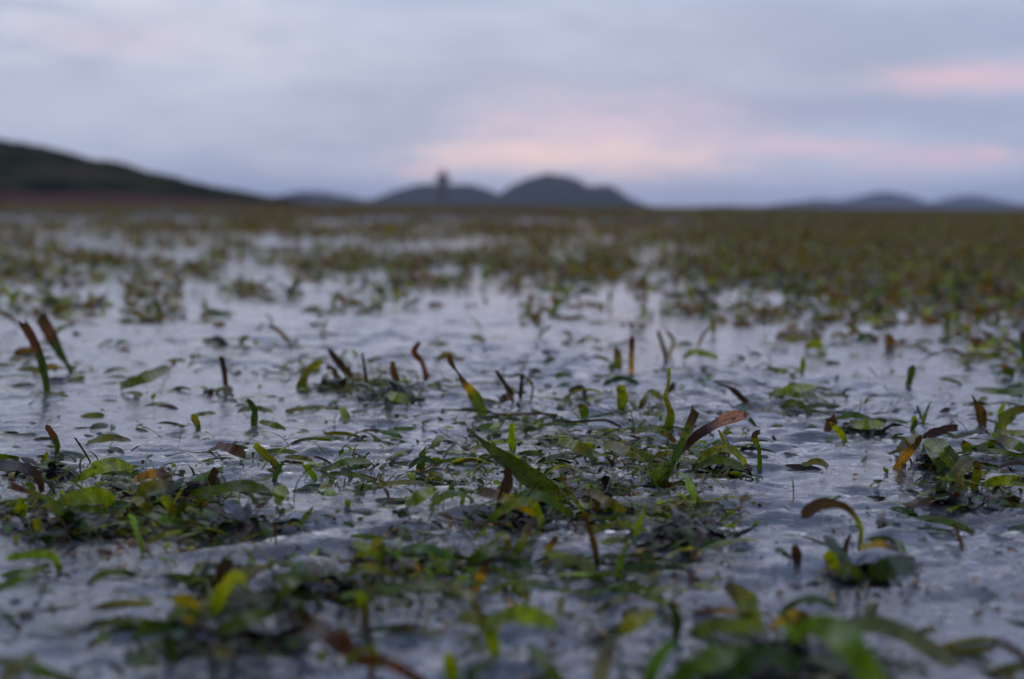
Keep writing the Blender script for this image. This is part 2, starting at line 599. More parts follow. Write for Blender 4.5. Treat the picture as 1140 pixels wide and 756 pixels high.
put([T('u', [(570, 440, 9), (562, 427, 6), (552, 412, 5)], 'black', 15, 'cut'), T('g', [(555, 446, 10), (566, 442, 9), (572, 446, 5)], 'rust', 20, 'cut', arch=.006)],
    'black slanting spike over a rusty torn leaf in open water', 'the black slanting spike')
put([T('u', [(579, 446, 5), (581, 425, 5), (582, 415, 4)], 'black', 10, 'cut')], 'slim dark upright stub standing beside the black slanting spike')
put([T('u', [(591, 448, 2.5), (593, 430, 2.5), (588, 423, 2.5), (584, 428, 2)], 'purple', 0, 'cut')], 'tiny hooked purple stalk near the black slanting spike', None, name='seagrass_stalk', cat='stalk', group='bare stalks')
put([T('u', [(703, 418, 6), (703, 398, 7), (704, 374, 7)], 'yebr', 10)], 'upright yellow stub with a brown top standing in open water', 'the yellow upright stub')
put([T('u', [(692, 455, 10), (693, 440, 14), (689, 428, 12)], 'bright', 20), T('g', [(672, 428, 5), (692, 421, 7), (712, 428, 5)], 'dark', 30, arch=.006)],
    'small green sprout under a dark drooping leaf below the yellow upright stub', None)
put([T('u', [(632, 445, 4), (638, 433, 5), (648, 432, 6), (652, 446, 5)], 'purple', 10)], 'small arched purple leaf with both ends in the water', None)
put([T('u', [(651, 466, 9), (650, 457, 12), (645, 450, 10)], 'grbr', 15)], 'stubby leaf with a round rust brown tip and green foot')
put([T('g', [(660, 505, 10), (640, 496, 14), (622, 489, 10)], 'yegr', 15, arch=.012)], 'yellow green leaf with dark spots lifting from the water', 'the spotted yellow leaf')
put([T('g', [(728, 512, 10), (700, 503, 14), (672, 493, 10)], 'olive', 20, arch=.014)], 'wide olive leaf with a yellow belly lying across the mat', 'the wide olive leaf')
put([T('g', [(706, 479, 6), (728, 478, 9), (742, 484, 9), (753, 493, 4)], 'grbr', 25, arch=.012)], 'arching leaf, lime green with a dark brown drooping end', None)
put([T('u', [(744, 478, 14), (747, 460, 9), (741, 442, 6), (744, 428, 5), (745, 408, 6)], 'yegr', 15, twist=40), T('u', [(740, 440, 4), (746, 434, 5), (751, 426, 5)], 'black', 10, 'cut'),
     T('g', [(738, 445, 6), (724, 437, 8), (712, 455, 6)], 'olbr', 20, arch=.01)],
    'thin twisted shoot with a yellow stem and a black broken spur', 'the thin twisted shoot')
put([T('u', [(836, 452, 7), (826, 443, 8), (813, 432, 6), (794, 425, 4)], 'purple', 25, 'point', twist=30)], 'dark brown leaf bent low like a bow above the pale tan tip', 'the bowed dark leaf')
put([T('g', [(775, 518, 8), (792, 503, 10), (815, 501, 10), (832, 518, 7)], 'yegr', 25, arch=.018), T('g', [(770, 522, 8), (800, 512, 10), (830, 522, 8)], 'green', 30, arch=.012),
     T('u', [(812, 508, 4), (806, 492, 5), (800, 478, 3)], 'olive', 10)],
    'low arching green shoot between the forked shoot and the open water', 'the low arching shoot')
put([T('u', [(846, 522, 6), (845, 500, 5), (840, 486, 8), (846, 480, 5)], 'grbr', 20, 'cut')], 'thin green stalk with a brown curled flag at its top', None)
put([T('g', [(697, 570, 8), (672, 556, 11), (655, 545, 8)], 'olbr', 10, arch=.012)], 'brown and green torn leaf leaning on the foot of the forked shoot', None)
put([T('u', [(655, 578, 5), (644, 562, 4), (624, 530, 3)], 'olbr', 10, 'cut', lean=-.03)], 'thin brown stick slanting up beside the broad spotted blade', None, name='seagrass_stalk', cat='stalk', group='bare stalks')
put([T('u', [(665, 626, 9), (660, 600, 9), (650, 572, 6)], 'rust', 10, 'cut')], 'stout reddish brown stub leaning on the pale sand', 'the stout brown stub')
put([T('u', [(606, 622, 7), (612, 610, 9), (620, 597, 8)], 'yebr', 10)], 'small yellow green stub with an orange end', 'the small yellow stub')
put([T('u', [(530, 652, 10), (537, 640, 16), (545, 628, 12)], 'yebr', 15)], 'short golden leaf with a dark brown cap', 'the short golden leaf')
put([T('u', [(705, 602, 9), (711, 585, 8), (719, 562, 5)], 'bright', 12, 'point')], 'narrow bright green blade standing past the stout brown stub', 'the narrow bright blade')
put([T('u', [(688, 645, 10), (691, 625, 9), (697, 605, 4), (694, 590, 4)], 'grbr', 15)], 'green sheath with a brown shoulder standing on pale sand', 'the green sheath')
put([T('g', [(447, 612, 10), (475, 610, 13), (505, 621, 10)], 'green', 35, arch=.01)], 'smooth green leaf lying slightly arched on wet sand', 'the smooth green leaf')
put([T('g', [(452, 563, 8), (466, 553, 15), (486, 543, 10)], 'bright', 20, arch=.012)], 'broad lime green leaf folding over at the end on bare water', 'the broad lime leaf')
put([T('g', [(520, 628, 10), (545, 610, 22), (556, 595, 10)], 'green', 20, 'point', arch=.008), T('g', [(568, 612, 8), (562, 598, 12), (552, 594, 8)], 'yegr', 20, arch=.01)],
    'folded green shoot with a yellow edged leaf near the short golden leaf', None)
put([T('g', [(556, 640, 5), (600, 652, 6), (655, 660, 5), (690, 650, 4)], 'green', 15, 'cut', arch=.006)], 'long thin green strand trailing over the sand', 'the long thin strand')
put([T('g', [(660, 592, 7), (690, 583, 8), (722, 592, 5)], 'yegr', 25, arch=.012)], 'slender yellow green leaf arching beside the stout brown stub', None)
put([T('g', [(662, 568, 5), (670, 556, 9), (690, 563, 6)], 'rust', 15, arch=.008)], 'small orange folded leaf behind the stout brown stub', None)
put([T('g', [(738, 541, 5), (760, 538, 7), (778, 542, 5)], 'rust', 15, 'cut', arch=.006)], 'small red brown sliver lying at the foot of the forked shoot', None)
put([T('g', [(470, 536, 5), (440, 538, 8), (400, 543, 5)], 'olive', 55, arch=.002, z0=.001)], 'pale olive leaf floating flat on the water surface', 'the floating olive leaf')
put([T('g', [(357, 524, 5), (385, 515, 10), (413, 513, 6)], 'green', 35, arch=.01), T('g', [(360, 530, 5), (385, 527, 8), (414, 533, 5)], 'green', 50, arch=.004)],
    'pair of smooth green leaves floating one over the other', 'the pair of floating leaves')
put([T('g', [(455, 520, 5), (470, 511, 8), (490, 518, 5)], 'dark', 30, arch=.008), T('u', [(468, 522, 10), (470, 508, 9), (475, 495, 3)], 'green', 20, 'point')],
    'little dark green tent shaped shoot on a low mat', None)
# left
put([T('u', [(53, 436, 7), (47, 405, 9), (38, 380, 11), (24, 357, 9)], 'dkbr', 15, 'cut')], 'tall dark blade with a rusty end, the slimmer of a pair', 'the slimmer rusty ended blade')
put([T('u', [(80, 414, 5), (67, 393, 9), (56, 372, 14), (45, 352, 16)], 'dkbr', 15, 'cut', lean=.02)], 'tall dark blade with a rusty end, the wider of a pair', 'the wider rusty ended blade')
put([T('g', [(134, 430, 8), (160, 421, 14), (190, 409, 9)], 'olive', 12, 'round', arch=.010)], 'single yellowish olive leaf resting tilted on open water', 'the tilted olive leaf')
put([T('u', [(252, 434, 6), (250, 415, 7), (246, 396, 6)], 'purple', 10, 'cut')], 'lone purple brown stub standing in open water', 'the lone purple stub')
put([T('u', [(336, 432, 14), (340, 418, 10), (349, 408, 9), (361, 402, 7)], 'yegr', 15)], 'curved yellow green blade at the end of a dark debris heap', 'the curved yellow blade')
put([T('u', [(392, 420, 7), (381, 408, 10), (373, 398, 9), (366, 388, 4)], 'purple', 15, 'cut'), T('u', [(376, 428, 7), (372, 412, 6), (362, 408, 5)], 'brown', 15, 'cut')],
    'dark purple broken shoot sticking out of the debris heap', None)
put([T('u', [(408, 436, 7), (407, 418, 4), (403, 392, 3)], 'purple', 5, 'cut')], 'thin dark spike rising straight from the debris heap', None, name='seagrass_stalk', cat='stalk', group='bare stalks')
put([T('u', [(475, 420, 8), (470, 404, 6), (461, 392, 8), (467, 381, 6)], 'rust', 15, 'cut')], 'zigzag rusty leaf standing past the debris heap', 'the zigzag rusty leaf')
put([T('g', [(428, 436, 8), (440, 442, 13), (455, 446, 9)], 'bright', 25, arch=.014)], 'bright green leaf folded against the debris heap')
put([T('u', [(442, 425, 9), (438, 412, 9), (437, 402, 6)], 'rust', 15, 'cut')], 'short rusty flake upright on top of the debris heap')
put([T('u', [(283, 472, 9), (283, 455, 7), (275, 444, 6)], 'dark', 15), T('g', [(265, 458, 5), (285, 455, 7), (304, 458, 5)], 'green', 40, arch=.006), T('g', [(318, 478, 4), (305, 473, 8), (288, 469, 5)], 'olive', 25, arch=.006)],
    'small dark sprout with side leaves lying flat on the water', 'the small dark sprout')
put([T('g', [(240, 460, 3), (225, 461, 5), (212, 464, 4)], 'yegr', 30, arch=.006), T('u', [(221, 476, 6), (218, 468, 9), (213, 461, 5)], 'olive', 20)],
    'tiny olive sprout alone behind the brown folded leaf', None)
put([T('g', [(97, 493, 4), (118, 488, 10), (146, 490, 5)], 'olbr', 35, arch=.006)], 'flat leaf, half purple and half olive, awash in the shallows', 'the flat two toned leaf')
put([T('g', [(274, 507, 8), (258, 500, 12), (241, 495, 9)], 'rust', 15, 'cut', arch=.010)], 'brown folded leaf with a frayed end mirrored in the water', 'the brown folded leaf')
put([T('u', [(313, 525, 5), (304, 514, 9), (283, 494, 8)], 'yegr', 12, 'cut'), T('g', [(316, 525, 4), (300, 531, 4), (290, 536, 3)], 'olive', 15)],
    'leaning yellow green strap leaf with a blunt end over water', 'the blunt strap leaf')
put([T('u', [(352, 534, 6), (346, 526, 8), (338, 517, 6)], 'bright', 15)], 'stubby bright green leaf near the pair of floating leaves')
put([T('g', [(47, 548, 6), (42, 530, 9), (25, 520, 12), (-10, 516, 12)], 'purple', 10, 'round', arch=.012)], 'thick blackish brown leaf arching down into the mat at the picture edge', 'the thick black arch')
put([T('u', [(63, 506, 5), (64, 496, 6), (58, 483, 8), (51, 473, 6)], 'dkbr', 15)], 'upright purple tipped finger of leaf behind the thick black arch', 'the purple tipped finger')
put([T('u', [(101, 515, 2), (92, 500, 2.4), (83, 487, 2)], 'purple', 0, 'cut')], 'hair thin purple stalk leaning beside the purple tipped finger', None, name='seagrass_stalk', cat='stalk', group='bare stalks')
put([T('g', [(80, 537, 6), (108, 522, 14), (130, 517, 15), (150, 524, 7)], 'bright', 20, arch=.012)], 'bright green leaf with a brown ridge behind the leafy mat', 'the brown ridged leaf')
put([T('g', [(60, 562, 8), (90, 553, 18), (112, 552, 20), (128, 560, 9)], 'bright', 12, arch=.016), T('u', [(76, 592, 7), (66, 572, 10), (54, 556, 7), (10, 540, 7)], 'grbr', 15, 'cut', lean=.02),
     T('g', [(70, 570, 8), (95, 566, 10), (122, 570, 7)], 'green', 30, arch=.01), T('u', [(25, 575, 8), (24, 562, 14), (22, 552, 8)], 'bright', 15, 'point')],
    'spreading bright green shoot with a long brown tailed leaf over the mat', 'the spreading green shoot')
put([T('g', [(150, 534, 7), (172, 527, 12), (190, 530, 6)], 'yebr', 20, arch=.012)], 'yellow leaf with brown mottling at the back of the mat', 'the mottled yellow leaf')
put([T('g', [(150, 553, 8), (172, 540, 14), (198, 540, 8)], 'olbr', 20, arch=.012)], 'crumpled olive brown leaf in front of the mottled yellow leaf', None)
put([T('u', [(228, 556, 7), (233, 541, 11), (241, 521, 8)], 'purple', 15, 'cut')], 'upright dark brown flag of leaf with a notched top', 'the dark brown flag')
put([T('g', [(205, 552, 9), (240, 545, 12), (270, 541, 14), (300, 546, 8)], 'green', 22, arch=.012)], 'long green leaf with a dark patch lying past the dark brown flag', 'the dark patched leaf')
put([T('g', [(308, 562, 5), (312, 549, 18), (321, 545, 9)], 'bright', 10, arch=.012)], 'round curled bright green leaf on the open sand', 'the round curled leaf')
put([T('u', [(332, 586, 4), (341, 575, 8), (350, 562, 4)], 'grbr', 15, 'point')], 'small pointed leaf with a golden tip on bare sand', None)
put([T('u', [(308, 607, 3), (306, 592, 4), (307, 579, 4)], 'brown', 10, 'cut')], 'crooked brown twig of stalk in front of the grey algae', None, name='seagrass_stalk', cat='stalk', group='bare stalks')
put([T('u', [(198, 578, 7), (190, 565, 9), (180, 553, 8)], 'yegr', 15, 'cut'), T('u', [(198, 580, 7), (202, 565, 10), (206, 556, 7)], 'dark', 15), T('g', [(170, 566, 7), (155, 558, 11), (148, 552, 6)], 'yegr', 20, arch=.01),
     T('g', [(205, 585, 7), (180, 578, 9), (150, 565, 6)], 'green', 30, arch=.01)],
    'yellow green shoot crossing itself in front of the dark brown flag', None)
put([T('g', [(165, 603, 5), (182, 596, 9), (203, 591, 6)], 'yegr', 20, arch=.008)], 'slim yellow green leaf at the front of the leafy mat')
put([T('u', [(66, 634, 6), (60, 621, 10), (40, 617, 12), (6, 622, 8)], 'bright', 18)], 'green leaf bent over like a bridge in front of the mat', 'the bridge shaped leaf')
put([T('g', [(55, 628, 7), (25, 642, 14), (-8, 658, 10)], 'green', 22, arch=.008)], 'broad dull green leaf running out of the picture edge', None)
put([T('g', [(98, 649, 6), (116, 639, 12), (138, 637, 8)], 'green', 22, arch=.008)], 'solitary green leaf lying on smooth wet sand', 'the solitary green leaf')
put([T('g', [(175, 701, 7), (157, 694, 10), (138, 686, 6)], 'green', 22, arch=.008)], 'solitary dull leaf in front of the solitary green one', None)
put([T('g', [(-10, 735, 12), (30, 742, 18), (90, 765, 14)], 'green', 20, arch=.012), T('g', [(0, 760, 12), (25, 738, 16), (40, 728, 10)], 'olive', 20, arch=.012)],
    'big soft green shoot cut by the lower picture corner', None)
put([T('u', [(222, 708, 18), (216, 690, 22), (206, 670, 24), (190, 668, 12)], 'yell', 20), T('u', [(236, 690, 14), (246, 662, 22), (262, 644, 20), (276, 652, 12)], 'bright', 20), T('u', [(244, 660, 12), (248, 640, 20), (255, 622, 16)], 'purple', 20, 'cut'),
     T('g', [(240, 705, 14), (272, 690, 22), (305, 680, 12)], 'green', 25, arch=.018), T('g', [(235, 720, 12), (250, 728, 18), (262, 720, 10)], 'olbr', 25, arch=.01), T('u', [(196, 738, 10), (190, 722, 16), (184, 706, 10)], 'dark', 20),
     T('g', [(230, 690, 10), (205, 680, 14), (186, 690, 8)], 'green', 25, arch=.012)],
    'big soft shoot with a golden leaf bent over and bright green leaves', 'the golden leafed shoot', partlabels=['golden yellow leaf bent over', None, 'torn brown leaf', None, None, None, None])
put([T('g', [(326, 680, 18), (352, 698, 26), (378, 716, 26), (404, 730, 14)], 'brown', 15, 'cut', arch=.012), T('g', [(395, 735, 14), (430, 738, 18), (475, 762, 14)], 'rust', 15, 'cut', arch=.01), T('g', [(385, 740, 12), (410, 720, 10), (425, 745, 12)], 'yegr', 20, arch=.012)],
    'large brown leaf with a yellow patch sprawling over the sand', 'the large brown leaf')
put([T('u', [(414, 750, 10), (411, 712, 9), (406, 672, 10)], 'purple', 10, 'cut'), T('u', [(408, 690, 8), (405, 672, 16), (398, 658, 12)], 'bright', 15)],
    'straight dark stem topped by a small green leaf', 'the straight dark stem')
put([T('u', [(390, 632, 10), (404, 616, 14), (418, 605, 12), (424, 598, 8)], 'bright', 15), T('g', [(425, 625, 8), (410, 610, 12), (392, 604, 8)], 'bright', 20, arch=.018), T('g', [(385, 640, 8), (410, 632, 14), (440, 640, 8)], 'olive', 25, arch=.012), T('u', [(428, 630, 8), (424, 612, 12), (418, 598, 8)], 'greygr', 20)],
    'bunched bright green shoot with a grey silted leaf behind it', 'the bunched green shoot')
put([T('g', [(380, 664, 10), (440, 655, 14), (500, 650, 12)], 'greygr', 30, arch=.008), T('g', [(498, 650, 8), (520, 662, 12), (538, 690, 9)], 'olbr', 20, arch=.008)],
    'long grey silted leaf lying over the sand with a brown tail', 'the long silted leaf')
put([T('g', [(300, 645, 8), (330, 640, 10), (360, 648, 7)], 'greygr', 25, arch=.008)], 'grey green silted leaf behind the golden leafed shoot')
put([T('g', [(308, 668, 9), (325, 650, 14), (342, 642, 7)], 'green', 25, arch=.012), T('g', [(340, 690, 8), (330, 672, 12), (312, 664, 7)], 'dark', 25, arch=.012)],
    'dull green shoot between the golden leafed shoot and the large brown leaf', None)
# lower middle
put([T('g', [(508, 688, 14), (530, 690, 24), (556, 702, 16)], 'yegr', 12, arch=.016), T('g', [(548, 690, 14), (580, 684, 26), (622, 696, 16)], 'bright', 12, arch=.018), T('u', [(552, 735, 12), (548, 712, 20), (540, 698, 14)], 'bright', 15)],
    'yellow green pair of leaves spread like wings above the sand', 'the winged green pair')
put([T('g', [(628, 765, 14), (608, 740, 20), (588, 716, 10)], 'green', 20, arch=.012)], 'dark green leaf slanting toward the lower picture edge', None)
put([T('u', [(506, 765, 18), (503, 745, 22), (498, 725, 14)], 'bright', 20), T('g', [(515, 765, 12), (530, 745, 18), (550, 740, 10)], 'dark', 25, arch=.012)],
    'short bright green shoot rising from the lower picture edge', None)
put([T('u', [(664, 770, 20), (674, 735, 24), (684, 702, 16)], 'grey', 20)], 'pale grey dead leaf standing upright near the lower edge', 'the pale grey leaf')
put([T('g', [(688, 706, 12), (706, 692, 22), (728, 682, 14)], 'bright', 14, arch=.014), T('u', [(752, 712, 10), (754, 690, 14), (744, 668, 10)], 'dark', 20), T('u', [(718, 770, 14), (732, 735, 20), (752, 712, 12)], 'green', 25)],
    'soft green shoot with a brown ended leaf beside the pale grey leaf', None)
put([T('g', [(878, 712, 14), (905, 696, 30), (940, 712, 38), (985, 775, 36)], 'strap', 12, arch=.022, z0=.012), T('u', [(845, 700, 12), (832, 672, 30), (808, 650, 16)], 'olbr', 15, 'cut', lean=.03), T('g', [(770, 705, 16), (805, 696, 24), (850, 700, 14)], 'yegr', 15, arch=.02),
     T('u', [(880, 740, 16), (888, 712, 28), (895, 686, 16)], 'purple', 20), T('g', [(905, 700, 16), (985, 698, 26), (1065, 740, 22)], 'greygr', 35, arch=.012), T('g', [(800, 765, 20), (850, 730, 30), (895, 745, 16)], 'dark', 25, arch=.016), T('g', [(740, 765, 20), (790, 735, 30), (850, 725, 16)], 'green', 25, arch=.015),
     T('u', [(862, 700, 14), (880, 688, 20), (905, 688, 14)], 'yebr', 20)],
    'biggest shoot, broad bright green straps arching at the lower edge', 'the biggest green shoot', partlabels=['broadest bright green strap', 'torn brown leaf', None, 'dark dead leaf', 'grey silted leaf', None, None, None])
# right
put([T('u', [(957, 608, 6), (958, 588, 6), (945, 567, 9), (922, 560, 15), (904, 566, 17), (892, 577, 14)], 'hook', 12, 'round', twist=-20),
     T('g', [(966, 636, 14), (990, 632, 34), (1020, 626, 18)], 'dark', 14, 'cut', arch=.012), T('g', [(958, 610, 7), (980, 606, 11), (1002, 613, 6)], 'yebr', 15, arch=.016), T('u', [(935, 640, 10), (926, 625, 18), (922, 612, 14)], 'bright', 15),
     T('u', [(940, 625, 6), (942, 608, 7), (947, 594, 5)], 'purple', 15), T('g', [(960, 645, 10), (945, 632, 14), (932, 640, 10)], 'green', 20, arch=.01)],
    'shoot with a brown leaf curled into a hook above dark green leaves', 'the hooked brown leaf', partlabels=['thin stalk ending in a brown hook', 'broad dark green leaf', 'golden arched leaf', None, None, None])
put([T('u', [(888, 632, 10), (887, 618, 14), (884, 606, 9)], 'purple', 15, 'cut'), T('g', [(880, 621, 6), (870, 614, 8), (862, 612, 5)], 'dark', 20, arch=.008)],
    'crumpled brown stub with a dark side leaf near the hooked brown leaf', None)
put([T('u', [(1073, 616, 4), (1068, 598, 4), (1062, 582, 3)], 'rust', 5, 'cut')], 'thin pinkish stalk standing alone with its reflection', 'the thin pinkish stalk', name='seagrass_stalk', cat='stalk', group='bare stalks')
put([T('u', [(997, 524, 10), (1008, 508, 10), (1020, 494, 8), (1026, 484, 5)], 'yebr', 12), T('u', [(1028, 486, 5), (1040, 482, 10), (1056, 477, 10), (1067, 476, 6)], 'purple', 15, 'cut', depth=.0), T('g', [(1060, 520, 8), (1045, 502, 11), (1028, 490, 7)], 'bright', 18, arch=.02),
     T('g', [(1000, 502, 8), (1010, 492, 10), (1026, 485, 6)], 'yegr', 18, arch=.02), T('u', [(1076, 507, 8), (1076, 498, 11), (1072, 490, 7)], 'grbr', 15), T('g', [(1066, 512, 8), (1052, 497, 10), (1036, 488, 6)], 'green', 20, arch=.022), T('g', [(1050, 524, 8), (1040, 508, 10), (1030, 494, 6)], 'green', 20, arch=.02)],
    'dome shaped tuft of green leaves with a dark purple leaf on top', 'the dome shaped tuft', partlabels=['golden leaf leaning out of the tuft', 'dark purple leaf on top', None, None, None, None, None])
put([T('u', [(1094, 474, 10), (1092, 460, 12), (1086, 447, 7), (1081, 438, 3)], 'rust', 15, 'point')], 'pointed rust brown leaf standing mirrored in still water', 'the pointed rust leaf')
put([T('u', [(1112, 480, 12), (1118, 468, 14), (1130, 458, 12), (1145, 454, 8)], 'olbr', 15), T('u', [(1113, 466, 6), (1115, 456, 6), (1119, 448, 4)], 'bright', 15)],
    'olive leaf bent toward the picture edge beside the pointed rust leaf', None)
put([T('g', [(1150, 505, 10), (1130, 495, 12), (1112, 487, 10)], 'grbr', 15, 'cut', arch=.012), T('g', [(1090, 501, 4), (1115, 503, 6), (1150, 512, 5)], 'green', 25, arch=.006), T('g', [(1108, 480, 5), (1128, 482, 7), (1150, 480, 5)], 'bright', 25, arch=.008)],
    'green strap with a brown torn end reaching out of frame', None)
put([T('u', [(1068, 550, 12), (1066, 528, 18), (1078, 513, 14), (1087, 512, 6)], 'grey', 20), T('u', [(1084, 545, 8), (1088, 525, 10), (1086, 512, 6)], 'olbr', 15), T('g', [(1042, 540, 7), (1058, 532, 10), (1070, 524, 5)], 'green', 25, arch=.01)],
    'pale papery curled leaf with a green edge before the dome shaped tuft', 'the pale papery leaf')
put([T('g', [(1092, 541, 7), (1115, 535, 13), (1150, 536, 10)], 'bright', 15, arch=.012), T('g', [(1122, 531, 6), (1138, 534, 7), (1152, 540, 6)], 'brown', 20, arch=.012)],
    'bright green leaf under a brown sliver at the picture edge', None)
put([T('u', [(1011, 430, 6), (1014, 418, 9), (1017, 406, 7)], 'dark', 15)], 'dark green knob of leaf standing alone in open water', 'the dark green knob')
put([T('u', [(921, 478, 8), (926, 470, 14), (929, 459, 4)], 'rust', 15, 'point'), T('u', [(941, 490, 7), (934, 480, 8), (924, 470, 5)], 'bright', 15)],
    'small shoot with a rusty triangle of leaf and a green strap', 'the rusty triangle')
put([T('g', [(893, 518, 4), (908, 514, 9), (923, 518, 5)], 'olive', 30, arch=.006)], 'small olive leaf awash alone on open water', 'the small olive leaf')
put([T('g', [(896, 387, 6), (907, 383, 12), (917, 387, 8)], 'bright', 10, arch=.006)], 'tiny round bright leaf floating far out on open water', None)
put([T('u', [(893, 415, 5), (894, 405, 7), (894, 397, 5)], 'bright', 12)], 'tiny upright green nub below the tiny round bright leaf', None)
put([T('g', [(855, 440, 6), (880, 434, 11), (908, 430, 8)], 'bright', 22, arch=.012), T('g', [(870, 455, 4), (885, 448, 8), (902, 458, 4)], 'green', 25, arch=.008), T('g', [(860, 432, 6), (885, 440, 9), (910, 440, 6)], 'green', 22, arch=.010)],
    'low flat green tuft spread on the water past the bowed dark leaf', 'the low flat tuft')
put([T('g', [(1085, 433, 4), (1110, 436, 8), (1150, 436, 7)], 'green', 30, arch=.008)], 'long dull green leaf lying on far water at the picture edge', None)
put([T('g', [(945, 470, 6), (962, 473, 12), (985, 472, 7)], 'bright', 22, arch=.01), T('u', [(1016, 478, 6), (1018, 470, 8), (1018, 462, 6)], 'bright', 12), T('g', [(930, 466, 5), (950, 462, 8), (972, 468, 5)], 'green', 22, arch=.01)],
    'low bright green tuft between the rusty triangle and the dome shaped tuft', None)
put([T('g', [(760, 398, 5), (775, 392, 9), (800, 398, 6)], 'bright', 25, arch=.012), T('u', [(742, 402, 5), (738, 385, 5), (732, 368, 4)], 'brown', 10, 'cut'), T('u', [(745, 395, 4), (750, 380, 4), (742, 368, 4)], 'olbr', 10)],
    'far shoot with a brown bent stalk and a flat green leaf', None)

# ------------------------------------------------------------------ grown leaves and shoots that fill the mats
CNAME = {'green': 'green', 'bright': 'bright green', 'dark': 'dark green', 'olive': 'olive', 'olbr': 'olive and brown', 'grbr': 'brown tipped green', 'yegr': 'yellow green', 'yell': 'yellow',
         'yebr': 'yellow and brown', 'brown': 'brown', 'rust': 'rusty', 'purple': 'purplish brown', 'greygr': 'silted grey green', 'grey': 'pale grey', 'pink': 'pinkish', 'dkbr': 'rusty tipped dark', 'gryebr': 'rusty tipped green', 'black': 'blackish'}
MIXPAL = ['green'] * 6 + ['bright'] * 5 + ['dark'] * 4 + ['olive'] * 3 + ['olbr'] * 2 + ['grbr'] * 3 + ['yegr'] * 4 + ['brown'] * 2 + ['rust'] * 1 + ['purple'] * 3 + ['greygr'] * 3 + ['yebr'] * 1 + ['dark'] * 2


def auto_label(desc, x, y):
    order = sorted(LAND, key=lambda l: (l[1] - x) ** 2 + (2.2 * (l[2] - y)) ** 2)
    for (s, lx, ly) in order[:14]:
        dx, dy = lx - x, ly - y
        if abs(dx) > 2.0 * abs(dy):
            rel = 'left of' if dx > 0 else 'right of'
        else:
            rel = 'behind' if dy > 0 else 'in front of'
        d = math.hypot(dx, dy)
        for w in (('close ' if d < 45 else ''), ('' if d < 90 else 'well ')):
            if rel in ('behind', 'in front of', 'left of', 'right of'):
                lab = f'{desc} {w}{rel} {s}'.replace('close behind', 'close behind').replace('close in front of', 'just in front of').replace('close left', 'just left').replace('close right', 'just right')
            if lab not in USED and len(lab.split()) <= 16:
                return lab
    raise RuntimeError('no label ' + desc)


def rand_leaf(b, dist, kind, pal, az=None):
    s = rnd.uniform(.45, 1.0)
    az = rnd.uniform(0, 2 * math.pi) if az is None else az
    if kind == 'lying':
        return grown(b + np.array([0, 0, .001]), az, .034 * s, .0056 * rnd.uniform(.7, 1.2), rnd.uniform(.08, .36), -rnd.uniform(.3, .9), pal, rnd.uniform(-.6, .6), rnd.uniform(-.6, .6), rnd.choice(['round', 'round', 'cut']))
    if kind == 'arching':
        return grown(b + np.array([0, 0, -.002]), az, .042 * s, .0055 * rnd.uniform(.7, 1.25), rnd.uniform(.6, 1.1), -rnd.uniform(1.5, 2.3), pal, rnd.uniform(-.5, .5), rnd.uniform(-.8, .8), rnd.choice(['round', 'round', 'cut', 'point']))
    if kind == 'upright':
        return grown(b + np.array([0, 0, -.003]), az, .022 * s, .0055 * rnd.uniform(.6, 1.2), rnd.uniform(1.0, 1.45), -rnd.uniform(0, .9), pal, rnd.uniform(-.8, .8), rnd.uniform(-.5, .5), rnd.choice(['round', 'cut', 'point']))
    # awash: flat on the surface
    return grown(b + np.array([0, 0, .0012]), az, .038 * s, .0060 * rnd.uniform(.7, 1.2), .11, -.27, pal, rnd.uniform(-.35, .35), rnd.uniform(-.5, .5), 'round', zmin=.0005)


ZONES = [  # centre x, y, radius x, y, loose leaves, shoots
    (110, 560, 150, 42, 22, 9), (215, 560, 90, 40, 10, 4), (590, 545, 130, 50, 20, 6), (720, 515, 100, 55, 20, 5), (760, 575, 70, 40, 10, 3),
    (1075, 530, 75, 45, 16, 5), (290, 660, 110, 55, 5, 1), (470, 630, 130, 50, 4, 1), (640, 620, 100, 50, 4, 1), (850, 690, 150, 50, 3, 1), (420, 430, 75, 20, 8, 2),
    (560, 430, 560, 55, 34, 5), (600, 470, 140, 40, 24, 4), (430, 530, 140, 40, 20, 2), (900, 450, 260, 50, 26, 3), (680, 690, 300, 60, 3, 1), (960, 520, 160, 90, 10, 2), (80, 660, 110, 70, 2, 0)]
KEEP = [(930, 590, 80), (750, 530, 50), (570, 535, 42), (515, 435, 32), (760, 500, 38), (810, 465, 30), (1090, 465, 28), (1030, 515, 45), (290, 515, 26), (258, 510, 24), (660, 610, 22), (703, 410, 22), (40, 400, 45), (160, 430, 36)]
